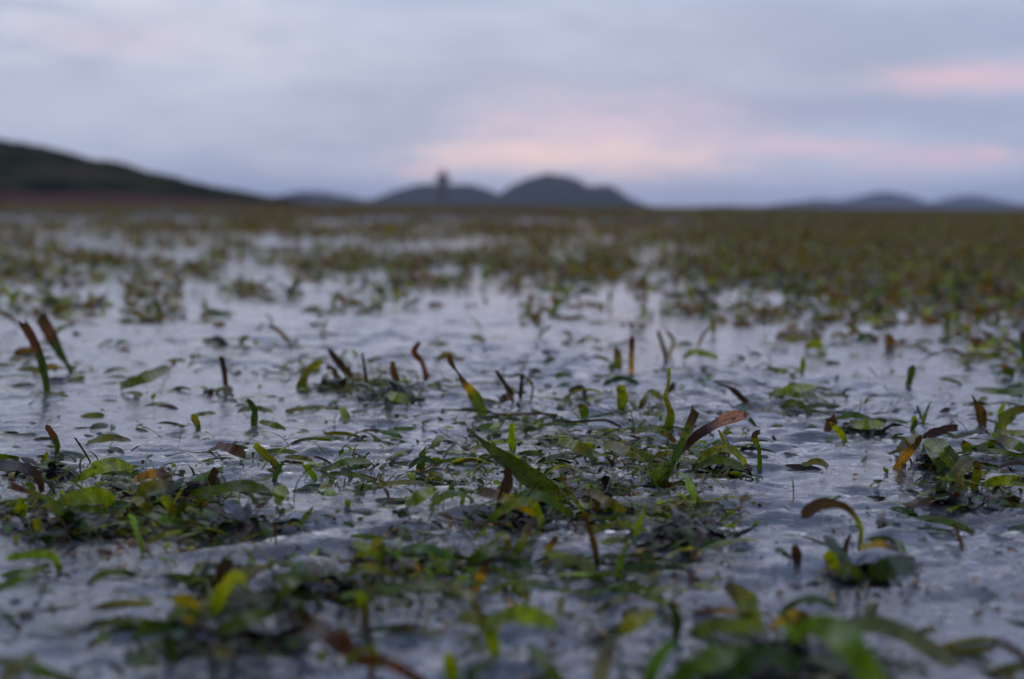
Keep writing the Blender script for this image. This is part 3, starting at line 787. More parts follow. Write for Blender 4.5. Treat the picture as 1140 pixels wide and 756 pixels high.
for (cx, cy, rx, ry, nl, ns) in ZONES:
    for k in range(nl + ns):
        while True:
            a, b_ = rnd.gauss(0, .62), rnd.gauss(0, .62)
            if a * a + b_ * b_ < 2.2:
                break
        x, y = cx + a * rx, min(max(cy + b_ * ry, 372), 748)
        if any(math.hypot(x - kx, (y - ky) * 1.3) < kr for kx, ky, kr in KEEP):
            continue
        b = at_z(x, y, 0)
        dist = np.linalg.norm(b - CAM)
        if k < nl:
            kind = rnd.choice(['lying'] * 5 + ['arching'] * 2 + ['upright'] * (1 if cy > 500 else 0) + ['awash'] * 6)
            pal = rnd.choice(MIXPAL)
            lf = rand_leaf(b, dist, kind, pal)
            word = {'lying': 'lying', 'arching': 'arching', 'upright': 'standing', 'awash': 'floating'}[kind]
            ln = np.linalg.norm(np.diff(lf[0], axis=0), axis=1).sum()
            size = 'small' if ln < .020 else 'long' if ln > .031 else 'mid sized'
            put([lf], auto_label(f'{size} {CNAME[pal]} leaf {word}', *map(float, to_px(*lf[0].mean(0)))))
        else:
            n = rnd.choice([2, 3, 3, 4])
            pals = [rnd.choice(MIXPAL) for _ in range(n)]
            a0 = rnd.uniform(0, 6.28)
            lvs = [rand_leaf(b + np.array([rnd.uniform(-.003, .003), rnd.uniform(-.003, .003), 0]), dist, rnd.choice(['arching', 'lying', 'lying', 'lying']), p, a0 + 6.28 * j / n + rnd.uniform(-.6, .6)) for j, p in enumerate(pals)]
            put(lvs, auto_label(f'small shoot of {["", "", "two", "three", "four"][n]} leaves, mostly {CNAME[pals[0]]},', *map(float, to_px(*b))))

# ------------------------------------------------------------------ heaps of filmy algae and drift
def algae(label, cx, cy, wpx, hpx, cols, seed, short=None, deep=0.8):
    r = np.random.default_rng(seed)
    b = at_z(cx, cy, 0)
    s = np.linalg.norm(b - CAM) / F_PX
    rx, h = wpx / 2 * s, hpx * s
    ry = rx * deep
    nu, nv = 72, 26
    ang = np.linspace(0, 2 * np.pi, nu, endpoint=False)
    rad = np.linspace(0, 1, nv)
    A, Q = np.meshgrid(ang, rad)
    X, Y = np.cos(A) * Q, np.sin(A) * Q
    edge = 0.75 + 0.5 * fbm(np.cos(A) * 1.7 + 9, np.sin(A) * 1.7 + 9, seed, 3)
    X, Y = X * edge, Y * edge
    Z = (1 - Q ** 1.7) * (0.25 + 1.35 * fbm(X * 3 + 5, Y * 3 + 5, seed + 3, 4) ** 1.6 * 1.6) - 0.02
    Z += 0.22 * (fbm(X * 14, Y * 14, seed + 5, 3) - .5) * (1 - Q ** 4)
    V = np.stack([X * rx, Y * ry, Z * h * 0.45 - 0.003 * Q], -1).reshape(-1, 3)
    i = (np.arange(nv - 1)[:, None] * nu + np.arange(nu)[None, :])
    j = (np.arange(nv - 1)[:, None] * nu + (np.arange(nu)[None, :] + 1) % nu)
    q = np.stack([i, j, j + nu, i + nu], -1).reshape(-1, 4)
    f = fbm(V[:, 0] / rx * 4 + 3, V[:, 1] / ry * 4 + 3, seed + 8, 3)
    c = np.array(cols[0])[None] * (1 - sstep(.35, .6, f))[:, None] + np.array(cols[1])[None] * sstep(.35, .6, f)[:, None]
    Vs, qs, cs = [V], [q], [c]
    off = len(V)
    for k in range(int(50 + wpx)):                       # filaments and flakes caught in the heap
        a, q_ = r.uniform(0, 6.28), math.sqrt(r.uniform(0, 1)) * .95
        p = np.array([math.cos(a) * q_ * rx * .95, math.sin(a) * q_ * ry * .95, 0])
        kk = np.argmin((V[:, 0] - p[0]) ** 2 + (V[:, 1] - p[1]) ** 2)
        p[2] = V[kk, 2] - .0005
        az = r.uniform(0, 6.28)
        flake = r.uniform() < .45
        P, hw, side, pal, tip, bow, sd = grown(p, az, r.uniform(.006, .02), r.uniform(.003, .006) if flake else r.uniform(.0005, .001), r.uniform(-.1, .9), -r.uniform(.2, 1.5),
                                               r.choice(['green', 'dark', 'brown', 'purple', 'greygr', 'grey', 'rust', 'olive', 'pink']), r.uniform(-.8, .8), r.uniform(-1.5, 1.5), 'round', 6, -.01)
        v2, q2, c2, _ = ribbon(P, hw, side, pal, tip, bow, sd)
        Vs.append(v2)
        qs.append(q2 + off)
        cs.append(c2)
        off += len(v2)
    o = mesh_obj('algae_clump', np.vstack(Vs), np.vstack(qs), ALGAE, np.vstack(cs), loc=Vector(b))
    tag(o, label, 'algae', 'heaps of drift algae')


AG, AP, AD, AS = (.05, .075, .045), (.075, .050, .050), (.018, .030, .012), (.17, .165, .165)
algae('low grey green algae heap on the sand beside the dark patched leaf', 262, 588, 105, 28, (AG, AS), 3)
algae('dark algae heap under the thick black arch', 50, 530, 75, 16, (AD, AP), 4)
algae('dark leafy algae heap filling the spreading green shoot', 75, 592, 150, 20, (AD, AG), 5)
algae('purplish debris heap in open water below the zigzag rusty leaf', 432, 446, 85, 26, (AP, AD), 6)
algae('small purple debris heap beside the curved yellow blade', 372, 432, 60, 16, (AP, AD), 7)
algae('long dark algae bank in front of the forked upright shoot', 762, 598, 120, 30, (AD, AP), 8)
algae('silty algae heap under the broad spotted blade', 590, 580, 130, 16, (AG, AS), 9)
algae('silty green algae heap around the spotted yellow leaf', 690, 545, 120, 12, (AD, AG), 10)
algae('foamy grey algae heap below the pale papery leaf', 1090, 562, 110, 18, (AG, AS), 11)
algae('dark algae core inside the dome shaped tuft', 1032, 520, 52, 22, (AD, AG), 12)
algae('dark algae heap at the foot of the hooked brown leaf', 958, 640, 70, 20, (AD, AD), 13)
algae('murky algae heap under the golden leafed shoot', 255, 715, 130, 26, (AG, AP), 14)
algae('pinkish silt heap between the bunched shoot and the long silted leaf', 360, 655, 110, 16, (AP, AG), 15)
algae('dark algae heap beneath the biggest green shoot', 885, 745, 240, 36, (AD, AG), 16)
algae('small algae heap under the low arching shoot', 803, 522, 60, 14, (AD, AP), 17)
algae('murky algae heap behind the dark brown flag', 195, 560, 90, 16, (AP, AG), 18)
algae('small grey algae heap below the low bright tuft', 965, 480, 50, 10, (AG, AD), 19)

# ------------------------------------------------------------------ ground cover: how thick the meadow is at a place
BND_U = [-400, 0, 100, 200, 300, 350, 430, 560, 650, 740, 800, 900, 1000, 1140, 1500]
BND_V = [244, 244, 242, 244, 244, 242, 252, 258, 254, 262, 284, 314, 330, 352, 375]
PATCH = [(420, 296, 75, 9), (275, 325, 26, 8), (320, 327, 16, 10), (160, 352, 40, 10), (235, 384, 30, 6), (440, 330, 24, 7), (490, 315, 30, 14), (60, 345, 60, 16), (590, 300, 50, 14), (670, 305, 60, 12),
         (780, 348, 45, 12), (850, 350, 60, 14), (950, 350, 60, 14), (1060, 350, 60, 16), (1120, 408, 40, 8), (1000, 388, 30, 5), (20, 395, 30, 8), (540, 290, 60, 10), (210, 300, 40, 8), (110, 290, 50, 8), (30, 300, 40, 10), (330, 290, 40, 6)]
POOLS = [(375, 251, 50, 4), (415, 253, 40, 3), (480, 258, 40, 4), (330, 268, 70, 6), (230, 262, 50, 4), (120, 268, 70, 5), (60, 262, 40, 3), (540, 268, 60, 5)]


def cover(X, Y):
    u, v = to_px(X, Y, 0)
    dist = np.hypot(X, Y)
    n = fbm(u / 38, v / 11, 5, 4)
    b = np.interp(u, BND_U, BND_V)
    c = 1 - sstep(-26, 46 + 30 * sstep(650, 900, u), v - b + (n - .5) * 95)
    c = c * (1 - .8 * sstep(.50, .62, fbm(u / 60 + 31, v / 5.5, 15, 3)) * (1 - sstep(600, 900, u)) * sstep(236, 246, v))
    for (pu, pv, ru, rv) in PATCH:
        d = np.sqrt(((u - pu) / ru) ** 2 + ((v - pv) / rv) ** 2) + (n - .5) * 2.2
        c = np.maximum(c, .75 * (1 - sstep(.2, 1.35, d)))
    for (pu, pv, ru, rv) in POOLS:
        d = np.sqrt(((u - pu) / ru) ** 2 + ((v - pv) / rv) ** 2) + (n - .5) * 1.8
        c = c * (.25 + .75 * sstep(.4, 1.3, d))
    n2 = fbm(u / 30 + 7, v / 9, 9, 2)
    c = np.maximum(c, .42 * sstep(.44, .70, n2) * (1 - sstep(330, 390, v)))
    c = np.maximum(c, .13 * sstep(.54, .7, n2) * (v < 432))
    return np.where(Y < 0.3, 0, c)


# terrain sheet
def axis(a, b, step, far, ratio):
    core = list(np.arange(a, b, step))
    up, s, p = [], step, b
    while p < far:
        up.append(p)
        s *= ratio
        p += s
    up.append(far)
    return core, up


cx, ux = axis(-0.8, 0.8, 0.008, 7000, 1.06)
xs = np.array([-v for v in ux[::-1]] + cx[1:] + ux)
cy, uy = axis(0.2, 2.0, 0.009, 7000, 1.02)
_, dn = axis(0, 0, 0.02, 400, 1.25)
ys = np.array([0.2 - v for v in dn[::-1] if v > 0.01] + cy + uy)
GX, GY_ = np.meshgrid(xs, ys)
cov = np.where(GY_ > 0.3, cover(GX, np.maximum(GY_, .3)), 0)
dist = np.hypot(GX, GY_)
Z = -0.007 + 0.008 * (fbm(GX * 9, GY_ * 9, 1, 4) - .5) + 0.010 * (fbm(GX * 2.2, GY_ * 2.2, 2, 3) - .5)
Z += cov * 0.010 * sstep(1.2, 2.5, dist)
Z = np.where(dist > 14, np.maximum(Z, .004 + 0.010 * fbm(GX * .3, GY_ * .3, 3, 3)), Z)
Z += 0.25 * sstep(120, 1500, dist) * fbm(GX * .01, GY_ * .01, 4, 3) * 0.2
sand = np.array([.29, .32, .385])
mud = np.array([.075, .060, .030])
k = np.clip(cov * sstep(1.0, 2.6, dist), 0, 1)
k = np.maximum(k, sstep(20, 40, dist))[..., None]
gc = sand * (1 - k) + mud * k
nx, ny = len(xs), len(ys)
i = (np.arange(ny - 1)[:, None] * nx + np.arange(nx - 1)[None, :])
q = np.stack([i, i + 1, i + nx + 1, i + nx], -1).reshape(-1, 4)
g = mesh_obj('ground', np.stack([GX, GY_, Z], -1).reshape(-1, 3), q, GROUND, gc.reshape(-1, 3))
tag(g, kind='structure')
wx_c, wx_u = axis(-0.9, 0.9, 0.0035, 90, 1.25)
wxs = np.array([-v for v in wx_u[::-1]] + wx_c[1:] + wx_u)
wy_c, wy_u = axis(0.28, 3.0, 0.0034, 120, 1.05)
_, wdn = axis(0, 0, 0.02, 40, 1.4)
wys = np.array([0.28 - v for v in wdn[::-1] if v > 0.01] + wy_c + wy_u)
WX, WY = np.meshgrid(wxs, wys)
ca, sa = math.cos(R(12)), math.sin(R(12))
wu, wv = WX * ca + WY * sa, WY * ca - WX * sa
wu = wu + 0.02 * (fbm(WX * 9, WY * 9, 71, 2) - .5)
wv = wv + 0.02 * (fbm(WX * 9 + 4, WY * 9, 72, 2) - .5)
amp = (1 - .8 * sstep(0.9, 2.2, np.hypot(WX, WY))) * (1 - sstep(2.5, 3.0, np.hypot(WX, WY))) * (0.55 + 2.1 * sstep(.35, .65, fbm(WX * 5, WY * 5, 77, 3)))
WZ = 0.0030 * (vnoise(wu * 26, wv * 46, 61) - .5) + 0.0015 * (vnoise(wu * 60, wv * 115, 62) - .5) + 0.0009 * (vnoise(wu * 140, wv * 230, 63) - .5)
WZ = WZ * amp
wn, wm = len(wxs), len(wys)
wi = (np.arange(wm - 1)[:, None] * wn + np.arange(wn - 1)[None, :])
wq = np.stack([wi, wi + 1, wi + wn + 1, wi + wn], -1).reshape(-1, 4)
w = mesh_obj('water', np.stack([WX, WY, WZ], -1).reshape(-1, 3), wq, WATER)
tag(w, kind='structure')

# ------------------------------------------------------------------ the meadow beyond: leaves past counting, one object
BEDPAL = np.array([G, BG, DG, OL, (.115, .080, .036), (.095, .060, .036), (.105, .060, .036), PU, (.13, .11, .032), (.12, .105, .050)])*1.05


def strips(X, Y, length, width, e0, bend, az, col, tipcol, n, z0):
    m = len(X)
    t = np.linspace(0, 1, n)[None, :]
    e = e0[:, None] + bend[:, None] * t
    d = np.stack([np.cos(e) * np.cos(az)[:, None], np.cos(e) * np.sin(az)[:, None], np.sin(e)], -1) * (length / (n - 1))[:, None, None]
    P = np.concatenate([np.zeros((m, 1, 3)), np.cumsum(d[:, :-1], axis=1)], 1)
    P[..., 0] += X[:, None]
    P[..., 1] += Y[:, None]
    P[..., 2] += z0[:, None]
    P[..., 2] = np.maximum(P[..., 2], z0[:, None] - .001)
    roll = rng.uniform(-.9, .9, m)[:, None, None]
    sh = np.stack([-np.sin(az), np.cos(az), 0 * az], -1)[:, None, :]
    up = np.array([0, 0, 1.0])[None, None, :]
    side = sh * np.cos(roll) + up * np.sin(roll)
    prof = np.interp(np.linspace(0, 1, n), [0, .3, .8, .93, 1], [.6, 1, .95, .6, .1])
    hw = (width[:, None] / 2 * prof[None, :])[..., None]
    V = np.stack([P - side * hw, P + side * hw], 2)
    tt = sstep(.45, .8, t)[..., None]
    C = col[:, None, :] * (1 - tt) + tipcol[:, None, :] * tt
    C = np.repeat(C[:, :, None, :], 2, 2)
    U = np.zeros((m, n, 2, 3))
    U[..., 0] = np.array([-1, 1])
    U[..., 1] = np.linspace(0, 1, n)[None, :, None] * 2
    U[..., 2] = rng.uniform(0, 50, m)[:, None, None]
    base = np.arange(m)[:, None] * (2 * n) + np.arange(n - 1)[None, :] * 2
    q = np.stack([base, base + 1, base + 3, base + 2], -1).reshape(-1, 4)
    return V.reshape(-1, 3), q, C.reshape(-1, 3), U.reshape(-1, 3)


def sample(n, r0, r1, half=26):
    r = np.sqrt(rng.uniform(r0 ** 2, r1 ** 2, n))
    a = np.radians(rng.uniform(-half, half, n))
    X, Y = r * np.sin(a), r * np.cos(a)
    keep = rng.uniform(size=n) < cover(X, Y)
    return X[keep], Y[keep]


BV, BQ, BC, BU = [], [], [], []
off = 0


def add_bed(X, Y, ls, ws, n, upr, z=.001, flat=False):
    global off
    m = len(X)
    u, v = to_px(X, Y)
    far = sstep(2.5, 8, np.hypot(X, Y))
    rightness = sstep(500, 1000, u)
    pw = np.array([5, 3, 3, 4, 4, 3, 2, 2, 1.2, 3], float)
    pf = np.array([2, .6, 1.5, 4, 5, 5, 2.5, 1.5, .8, 5], float)
    r = rng.uniform(size=m)
    mixw = (far * (1 - .45 * rightness))[:, None]
    pp = pw / pw.sum() * (1 - mixw) + pf / pf.sum() * mixw
    idx = (np.cumsum(pp, 1) < r[:, None]).sum(1).clip(0, 9)
    col = BEDPAL[idx] * rng.uniform(.75, 1.3, (m, 1))
    tip = np.where(rng.uniform(size=(m, 1)) < .35, np.array(BR)[None] * rng.uniform(.8, 1.8, (m, 1)), col)
    az = rng.uniform(0, 2 * np.pi, m)
    e0 = np.where(rng.uniform(size=m) < upr, rng.uniform(.7, 1.4, m), rng.uniform(.1, .6, m))
    bend = -rng.uniform(.5, 1.9, m)
    if flat:
        col = np.array([G, DG, DG, OL, PU, G, DG, (.05, .07, .05), BR, G])[idx] * rng.uniform(.7, 1.2, (m, 1))
        tip = np.where(rng.uniform(size=(m, 1)) < .2, np.array(PU)[None], col)
        e0 = rng.uniform(.05, .45, m)
        bend = -e0 * rng.uniform(1.6, 2.6, m)
    V, q, C, U = strips(X, Y, ls * rng.uniform(.6, 1.4, m), ws * rng.uniform(.6, 1.3, m), e0, bend, az, col, tip, n, np.full(m, z) + (rng.uniform(0, .004, m) if flat else 0))
    BV.append(V)
    BQ.append(q + off)
    BC.append(C)
    BU.append(U)
    off += len(V)


def mats(n):
    zi = rng.choice([0, 0, 0, 1, 2, 2, 3, 3, 4, 5, 6, 7, 8, 10, 12, 13], n)
    zz = np.array([z[:4] for z in ZONES], float)[zi]
    u = zz[:, 0] + rng.normal(0, .55, n) * zz[:, 2]
    v = np.clip(zz[:, 1] + rng.normal(0, .55, n) * zz[:, 3], 375, 760)
    p = np.array([at_z(a, b) for a, b in zip(u, v)])
    return p[:, 0], p[:, 1]


X, Y = mats(520)
add_bed(X, Y, .027, .0048, 8, .0, z=-.0055, flat=True)
uv = np.stack([rng.uniform(-60, 1200, 900), 375 + 400 * rng.uniform(0, 1, 900) ** 1.25], 1)
uv = uv[fbm(uv[:, 0] / 110, uv[:, 1] / 45, 55, 3) > .46]
uv = np.vstack([uv, np.stack([rng.uniform(-40, 1180, 520), rng.uniform(375, 520, 520)], 1)])
pp_ = np.array([at_z(a, b) for a, b in uv])
add_bed(pp_[:, 0], pp_[:, 1], .024, .0042, 8, .0, z=-.0042, flat=True)
X, Y = sample(5200, 1.25, 2.2)
add_bed(X, Y, .027, .0075, 7, .25)
X, Y = sample(19000, 2.2, 4.5)
add_bed(X, Y, .032, .0085, 6, .3)
X, Y = sample(42000, 4.5, 11)
add_bed(X, Y, .040, .011, 5, .4)
X, Y = sample(52000, 11, 45)
add_bed(X, Y, .060, .020, 4, .6)
X, Y = sample(26000, 45, 260)
add_bed(X, Y, .15, .07, 4, .5)
bed = mesh_obj('seagrass_meadow', np.vstack(BV), np.vstack(BQ), LEAF, np.vstack(BC), np.vstack(BU))
tag(bed, kind='stuff')

# ------------------------------------------------------------------ fine litter: shell grit, rootlets, leaf crumbs on the near sand
LV, LQ, LC, LU = [], [], [], []
lo = 0
for k in range(2600):
    x, y = rnd.uniform(-80, 1220), rnd.uniform(395, 790)
    dens = fbm(x / 90, y / 40, 33, 3)
    if rnd.random() > (dens - .28) * 2.6:
        continue
    b = at_z(x, y, 0)
    b[2] = rnd.uniform(-.0025, .0012)
    thin = rnd.random() < .3
    P, hw, side, pal, tip, bow, sd = grown(b, rnd.uniform(0, 6.28), rnd.uniform(.008, .022) if thin else rnd.uniform(.002, .007), rnd.uniform(.0003, .0007) if thin else rnd.uniform(.001, .003),
                                           rnd.uniform(0, .7), -rnd.uniform(.2, 1.2), rnd.choice(['pink', 'grey', 'grey', 'brown', 'purple', 'purple', 'green', 'dark', 'dark', 'dark', 'greygr', 'greygr']),
                                           rnd.uniform(-.7, .7), rnd.uniform(-1.5, 1.5), 'round', 6, -.003)
    v2, q2, c2, u2 = ribbon(P, hw, side, pal, tip, bow, sd)
    LV.append(v2)
    LQ.append(q2 + lo)
    LC.append(c2)
    LU.append(u2)
    lo += len(v2)
for k in range(1500):                 # pale and pinkish shell grit
    x, y = rnd.gauss(560, 330), rnd.gauss(610, 75)
    if not (430 < y < 770) or fbm(x / 70, y / 28, 91, 3) < .47:
        continue
    b = at_z(x, y, 0)
    b[2] = rnd.uniform(-.001, .0025)
    P, hw, side, pal, tip, bow, sd = grown(b, rnd.uniform(0, 6.28), rnd.uniform(.0012, .0045), rnd.uniform(.001, .003), rnd.uniform(0, .9), -rnd.uniform(.2, 1.2),
                                           rnd.choice(['pink', 'pink', 'grey', 'shell', 'shell', 'purple', 'brown']), rnd.uniform(-.9, .9), 0, 'round', 5, -.003)
    v2, q2, c2, u2 = ribbon(P, hw, side, pal, tip, bow, sd)
    LV.append(v2)
    LQ.append(q2 + lo)
    LC.append(c2)
    LU.append(u2)
    lo += len(v2)
for k in range(2900):
    z = ZONES[rnd.choice([0, 0, 1, 2, 2, 3, 3, 4, 5, 6, 7, 10, 11, 12, 13, 14])]
    x, y = z[0] + rnd.gauss(0, .55) * z[2], min(max(z[1] + rnd.gauss(0, .55) * z[3], 390), 760)
    b = at_z(x, y, 0)
    b[2] = rnd.uniform(-.002, .003)
    thin = rnd.random() < .35
    P, hw, side, pal, tip, bow, sd = grown(b, rnd.uniform(0, 6.28), rnd.uniform(.012, .03) if thin else rnd.uniform(.004, .012), rnd.uniform(.0004, .0010) if thin else rnd.uniform(.0012, .0034),
                                           rnd.uniform(0, 1.1), -rnd.uniform(.3, 2.0), rnd.choice(['dark', 'dark', 'purple', 'brown', 'green', 'green', 'black', 'olive', 'yegr', 'grey', 'bright', 'bright', 'pink']),
                                           rnd.uniform(-.9, .9), rnd.uniform(-1.8, 1.8), rnd.choice(['round', 'cut']), 7, -.003)
    v2, q2, c2, u2 = ribbon(P, hw, side, pal, tip, bow, sd)
    LV.append(v2)
    LQ.append(q2 + lo)
    LC.append(c2)
    LU.append(u2)
    lo += len(v2)
lit = mesh_obj('litter', np.vstack(LV), np.vstack(LQ), LEAF, np.vstack(LC), np.vstack(LU))
tag(lit, kind='stuff')

# ------------------------------------------------------------------ hills
def hill(prof, D, depth, mat, seed, rough=0.05, ridge=5.0):
    """prof: outline (x, y) in the photo; the ridge stands D metres off, the slopes fall away before and behind it"""
    dd = np.array([ray(*p) for p in prof])
    px, py = dd[:, 0] / dd[:, 1], dd[:, 2] / dd[:, 1]
    nu, nv = 260, 36
    u = np.linspace(px[0], px[-1], nu)
    h = np.maximum(np.interp(u, px, py) * D + CAM_H, 0)
    kern = np.ones(5) / 5
    h = np.convolve(np.pad(h, 2, mode='edge'), kern, 'valid')
    v = np.linspace(-1, 1, nv)
    Ug, Vg = np.meshgrid(u, v)
    X = Ug * D
    Y = D + Vg * depth
    sh = np.cos(Vg * np.pi / 2) ** 1.2
    n = fbm(X / depth * 6 + 20, Y / depth * 6 + 20, seed, 5) - .5
    rid = fbm(u * F_PX / 26 + seed, u * 0 + seed, seed, 3) - .5
    h = h + np.minimum(1, h / (6 * D / F_PX)).clip(0) * rid * ridge * D / F_PX
    Zh = h[None, :] * sh * (1 + rough * 4 * n * (1 - .6 * sh)) + h.max() * rough * n * sh - .0002 * D
    i = (np.arange(nv - 1)[:, None] * nu + np.arange(nu - 1)[None, :])
    q = np.stack([i, i + 1, i + nu + 1, i + nu], -1).reshape(-1, 4)
    o = mesh_obj('hill', np.stack([X, Y, Zh], -1).reshape(-1, 3), q, mat)
    tag(o, kind='structure')
    return o


SCRUB = make_hill_mat('scrub', [(.36, (.006, .009, .006)), (.46, (.018, .022, .011)), (.56, (.036, .034, .017)), (.66, (.055, .036, .028))], 0.07, (.070, .036, .034))
FOREST = make_hill_mat('forest', [(.3, (.035, .036, .032)), (.7, (.065, .060, .048))], 0.01)
hill([(-420, 150), (-200, 138), (-80, 142), (0, 153), (50, 163), (100, 176), (150, 189), (200, 203), (232, 210), (262, 208), (284, 211), (300, 217), (318, 226)], 250, 60, SCRUB, 3, .05, ridge=15)
hill([(285, 231), (310, 220), (338, 213), (365, 214), (385, 219), (410, 224), (440, 231)], 1700, 250, FOREST, 5, .04)
hill([(400, 231), (430, 219), (455, 208), (478, 204), (500, 206), (528, 206.5), (545, 211), (560, 219), (575, 231)], 1500, 220, FOREST, 7, .03)
hill([(515, 231), (545, 220), (568, 207), (590, 197.5), (610, 192.5), (630, 195.5), (643, 200), (654, 206.5), (663, 206), (673, 205), (685, 209), (700, 220), (714, 231)], 1400, 220, FOREST, 8, .03, ridge=7)
hill([(770, 231), (785, 229), (820, 228.6), (860, 229), (875, 231)], 1600, 120, FOREST, 9, .03)
hill([(850, 231), (875, 226), (905, 222), (930, 222), (960, 219), (985, 215), (1005, 220), (1025, 229), (1040, 231)], 3200, 300, FOREST, 11, .04, ridge=8)
hill([(1010, 231), (1040, 225), (1065, 220), (1090, 216.5), (1115, 222), (1140, 226), (1200, 222), (1300, 214), (1400, 231)], 3400, 300, FOREST, 13, .04, ridge=8)

# ------------------------------------------------------------------ a person far out on the flat
def skin_body(name, joints, edges, mat, parent, loc=None, sub=2):
    me = bpy.data.meshes.new(name)
    me.from_pydata([j[0] for j in joints], edges, [])
    o = bpy.data.objects.new(name, me)
    COL.objects.link(o)
    o.parent = parent
    me.materials.append(mat)
    sk = o.modifiers.new('skin', 'SKIN')
    sk.use_smooth_shade = True
    if not me.skin_vertices:
        bpy.context.view_layer.objects.active = o
    for k, j in enumerate(joints):
        sv = me.skin_vertices[0].data[k]
        sv.radius = (j[1], j[1] if len(j) < 3 else j[2])
        sv.use_root = (k == 0)
    ss = o.modifiers.new('sub', 'SUBSURF')
    ss.levels = ss.render_levels = sub
    return o


D_P = 61.0
pb = at_Y(493, 233, D_P)
person = empty('person', (pb[0], D_P, 0.01))
tag(person, 'lone person in dark clothes standing far out on the flat before the blue hills', 'person')
SKIN = plain_mat('skin', (.28, .17, .12), .5)
CLOTH = plain_mat('dark_cloth', (.12, .105, .14), .9)
TROU = plain_mat('dark_trousers', (.15, .14, .16), .9)
HAIR = plain_mat('dark_hair', (.035, .030, .030), .6)
body_j = [((0, 0, .92), .13, .10), ((0, .01, 1.12), .125, .09), ((0, .01, 1.34), .15, .10), ((0, .0, 1.46), .065, .06), ((0, -.01, 1.53), .055, .055), ((0, -.02, 1.60), .085, .10), ((0, -.02, 1.70), .070, .085),
          ((-.19, 0, 1.40), .055), ((-.25, .02, 1.14), .042), ((-.24, -.06, .90), .032), ((-.235, -.09, .80), .035), ((-.23, -.11, .73), .018),
          ((.19, 0, 1.40), .055), ((.26, .02, 1.15), .042), ((.20, -.14, 1.02), .032), ((.15, -.20, .98), .035), ((.11, -.22, .96), .018),
          ((-.09, 0, .88), .085), ((-.10, -.01, .49), .058), ((-.11, .02, .09), .040), ((-.115, -.10, .03), .032),
          ((.09, 0, .88), .085), ((.11, -.03, .49), .058), ((.12, .0, .09), .040), ((.13, -.12, .03), .032)]
body_e = [(0, 1), (1, 2), (2, 3), (3, 4), (4, 5), (5, 6), (2, 7), (7, 8), (8, 9), (9, 10), (10, 11), (2, 12), (12, 13), (13, 14), (14, 15), (15, 16), (0, 17), (17, 18), (18, 19), (19, 20), (0, 21), (21, 22), (22, 23), (23, 24)]
skin_body('body', body_j, body_e, SKIN, person)
skin_body('jacket', [((0, 0, .86), .165, .13), ((0, .01, 1.12), .155, .115), ((0, .01, 1.34), .175, .12), ((0, 0, 1.45), .09, .085), ((-.19, 0, 1.40), .078), ((-.25, .02, 1.14), .060), ((-.24, -.05, .92), .048), ((.19, 0, 1.40), .078), ((.26, .02, 1.15), .060), ((.21, -.12, 1.03), .048)],
          [(0, 1), (1, 2), (2, 3), (2, 4), (4, 5), (5, 6), (2, 7), (7, 8), (8, 9)], CLOTH, person)
skin_body('trousers', [((0, 0, .92), .15, .12), ((-.09, 0, .84), .100), ((-.10, -.01, .49), .076), ((-.11, .02, .14), .060), ((.09, 0, .84), .100), ((.11, -.03, .49), .076), ((.12, 0, .14), .060)],
          [(0, 1), (1, 2), (2, 3), (0, 4), (4, 5), (5, 6)], TROU, person)
skin_body('hair', [((0, .02, 1.74), .080, .085), ((0, .05, 1.66), .085, .07), ((0, .06, 1.58), .065, .05)], [(0, 1), (1, 2)], HAIR, person)

# ------------------------------------------------------------------ haze
def make_haze():
    m, nt, out = new_mat('haze')
    p = N(nt, 'ShaderNodeVolumePrincipled')
    p.inputs['Color'].default_value = (.66, .75, 1.0, 1)
    p.inputs['Density'].default_value = HAZE_DENSITY
    p.inputs['Anisotropy'].default_value = 0.0
    L(nt, p.outputs[0], out.inputs['Volume'])
    return m


HAZE_DENSITY = 0.00013
x0, x1, y0, y1, z0, z1 = -7200, 7200, -500, 7200, -2.0, 75.0
hv = [(x, y, z) for z in (z0, z1) for y in (y0, y1) for x in (x0, x1)]
hz = mesh_obj('haze', hv, [(0, 2, 3, 1), (4, 5, 7, 6), (0, 1, 5, 4), (2, 6, 7, 3), (0, 4, 6, 2), (1, 3, 7, 5)], make_haze(), smooth=False)
tag(hz, kind='stuff')

# ------------------------------------------------------------------ sky, sun
SUN_EL, SUN_AZ = R(7), R(2.5)          # behind the middle hill
wd = bpy.data.worlds.new('World')
scene.world = wd
wd.use_nodes = True
nt = wd.node_tree
nt.nodes.clear()
out = nt.nodes.new('ShaderNodeOutputWorld')
bg = nt.nodes.new('ShaderNodeBackground')
bg.inputs['Strength'].default_value = 0.1
sky = nt.nodes.new('ShaderNodeTexSky')
sky.sky_type = 'NISHITA'
sky.sun_disc = False
sky.sun_elevation = SUN_EL
sky.sun_rotation = SUN_AZ
tc = nt.nodes.new('ShaderNodeTexCoord')
DIR = tc.outputs['Generated']
sep = nt.nodes.new('ShaderNodeSeparateXYZ')
L(nt, DIR, sep.inputs[0])


def cloudnoise(scale, seed, detail=4.0, rough=.55):
    mp = N(nt, 'ShaderNodeMapping')
    mp.inputs['Scale'].default_value = scale
    mp.inputs['Location'].default_value = (seed, seed * 1.7, seed * .6)
    L(nt, DIR, mp.inputs['Vector'])
    n = N(nt, 'ShaderNodeTexNoise', Scale=1.0, Detail=detail, Roughness=rough)
    L(nt, mp.outputs[0], n.inputs['Vector'])
    return n.outputs['Fac']


S = 10.0     # the background strength is 0.1
def c10(r, g, b):
    return (r * S, g * S, b * S)


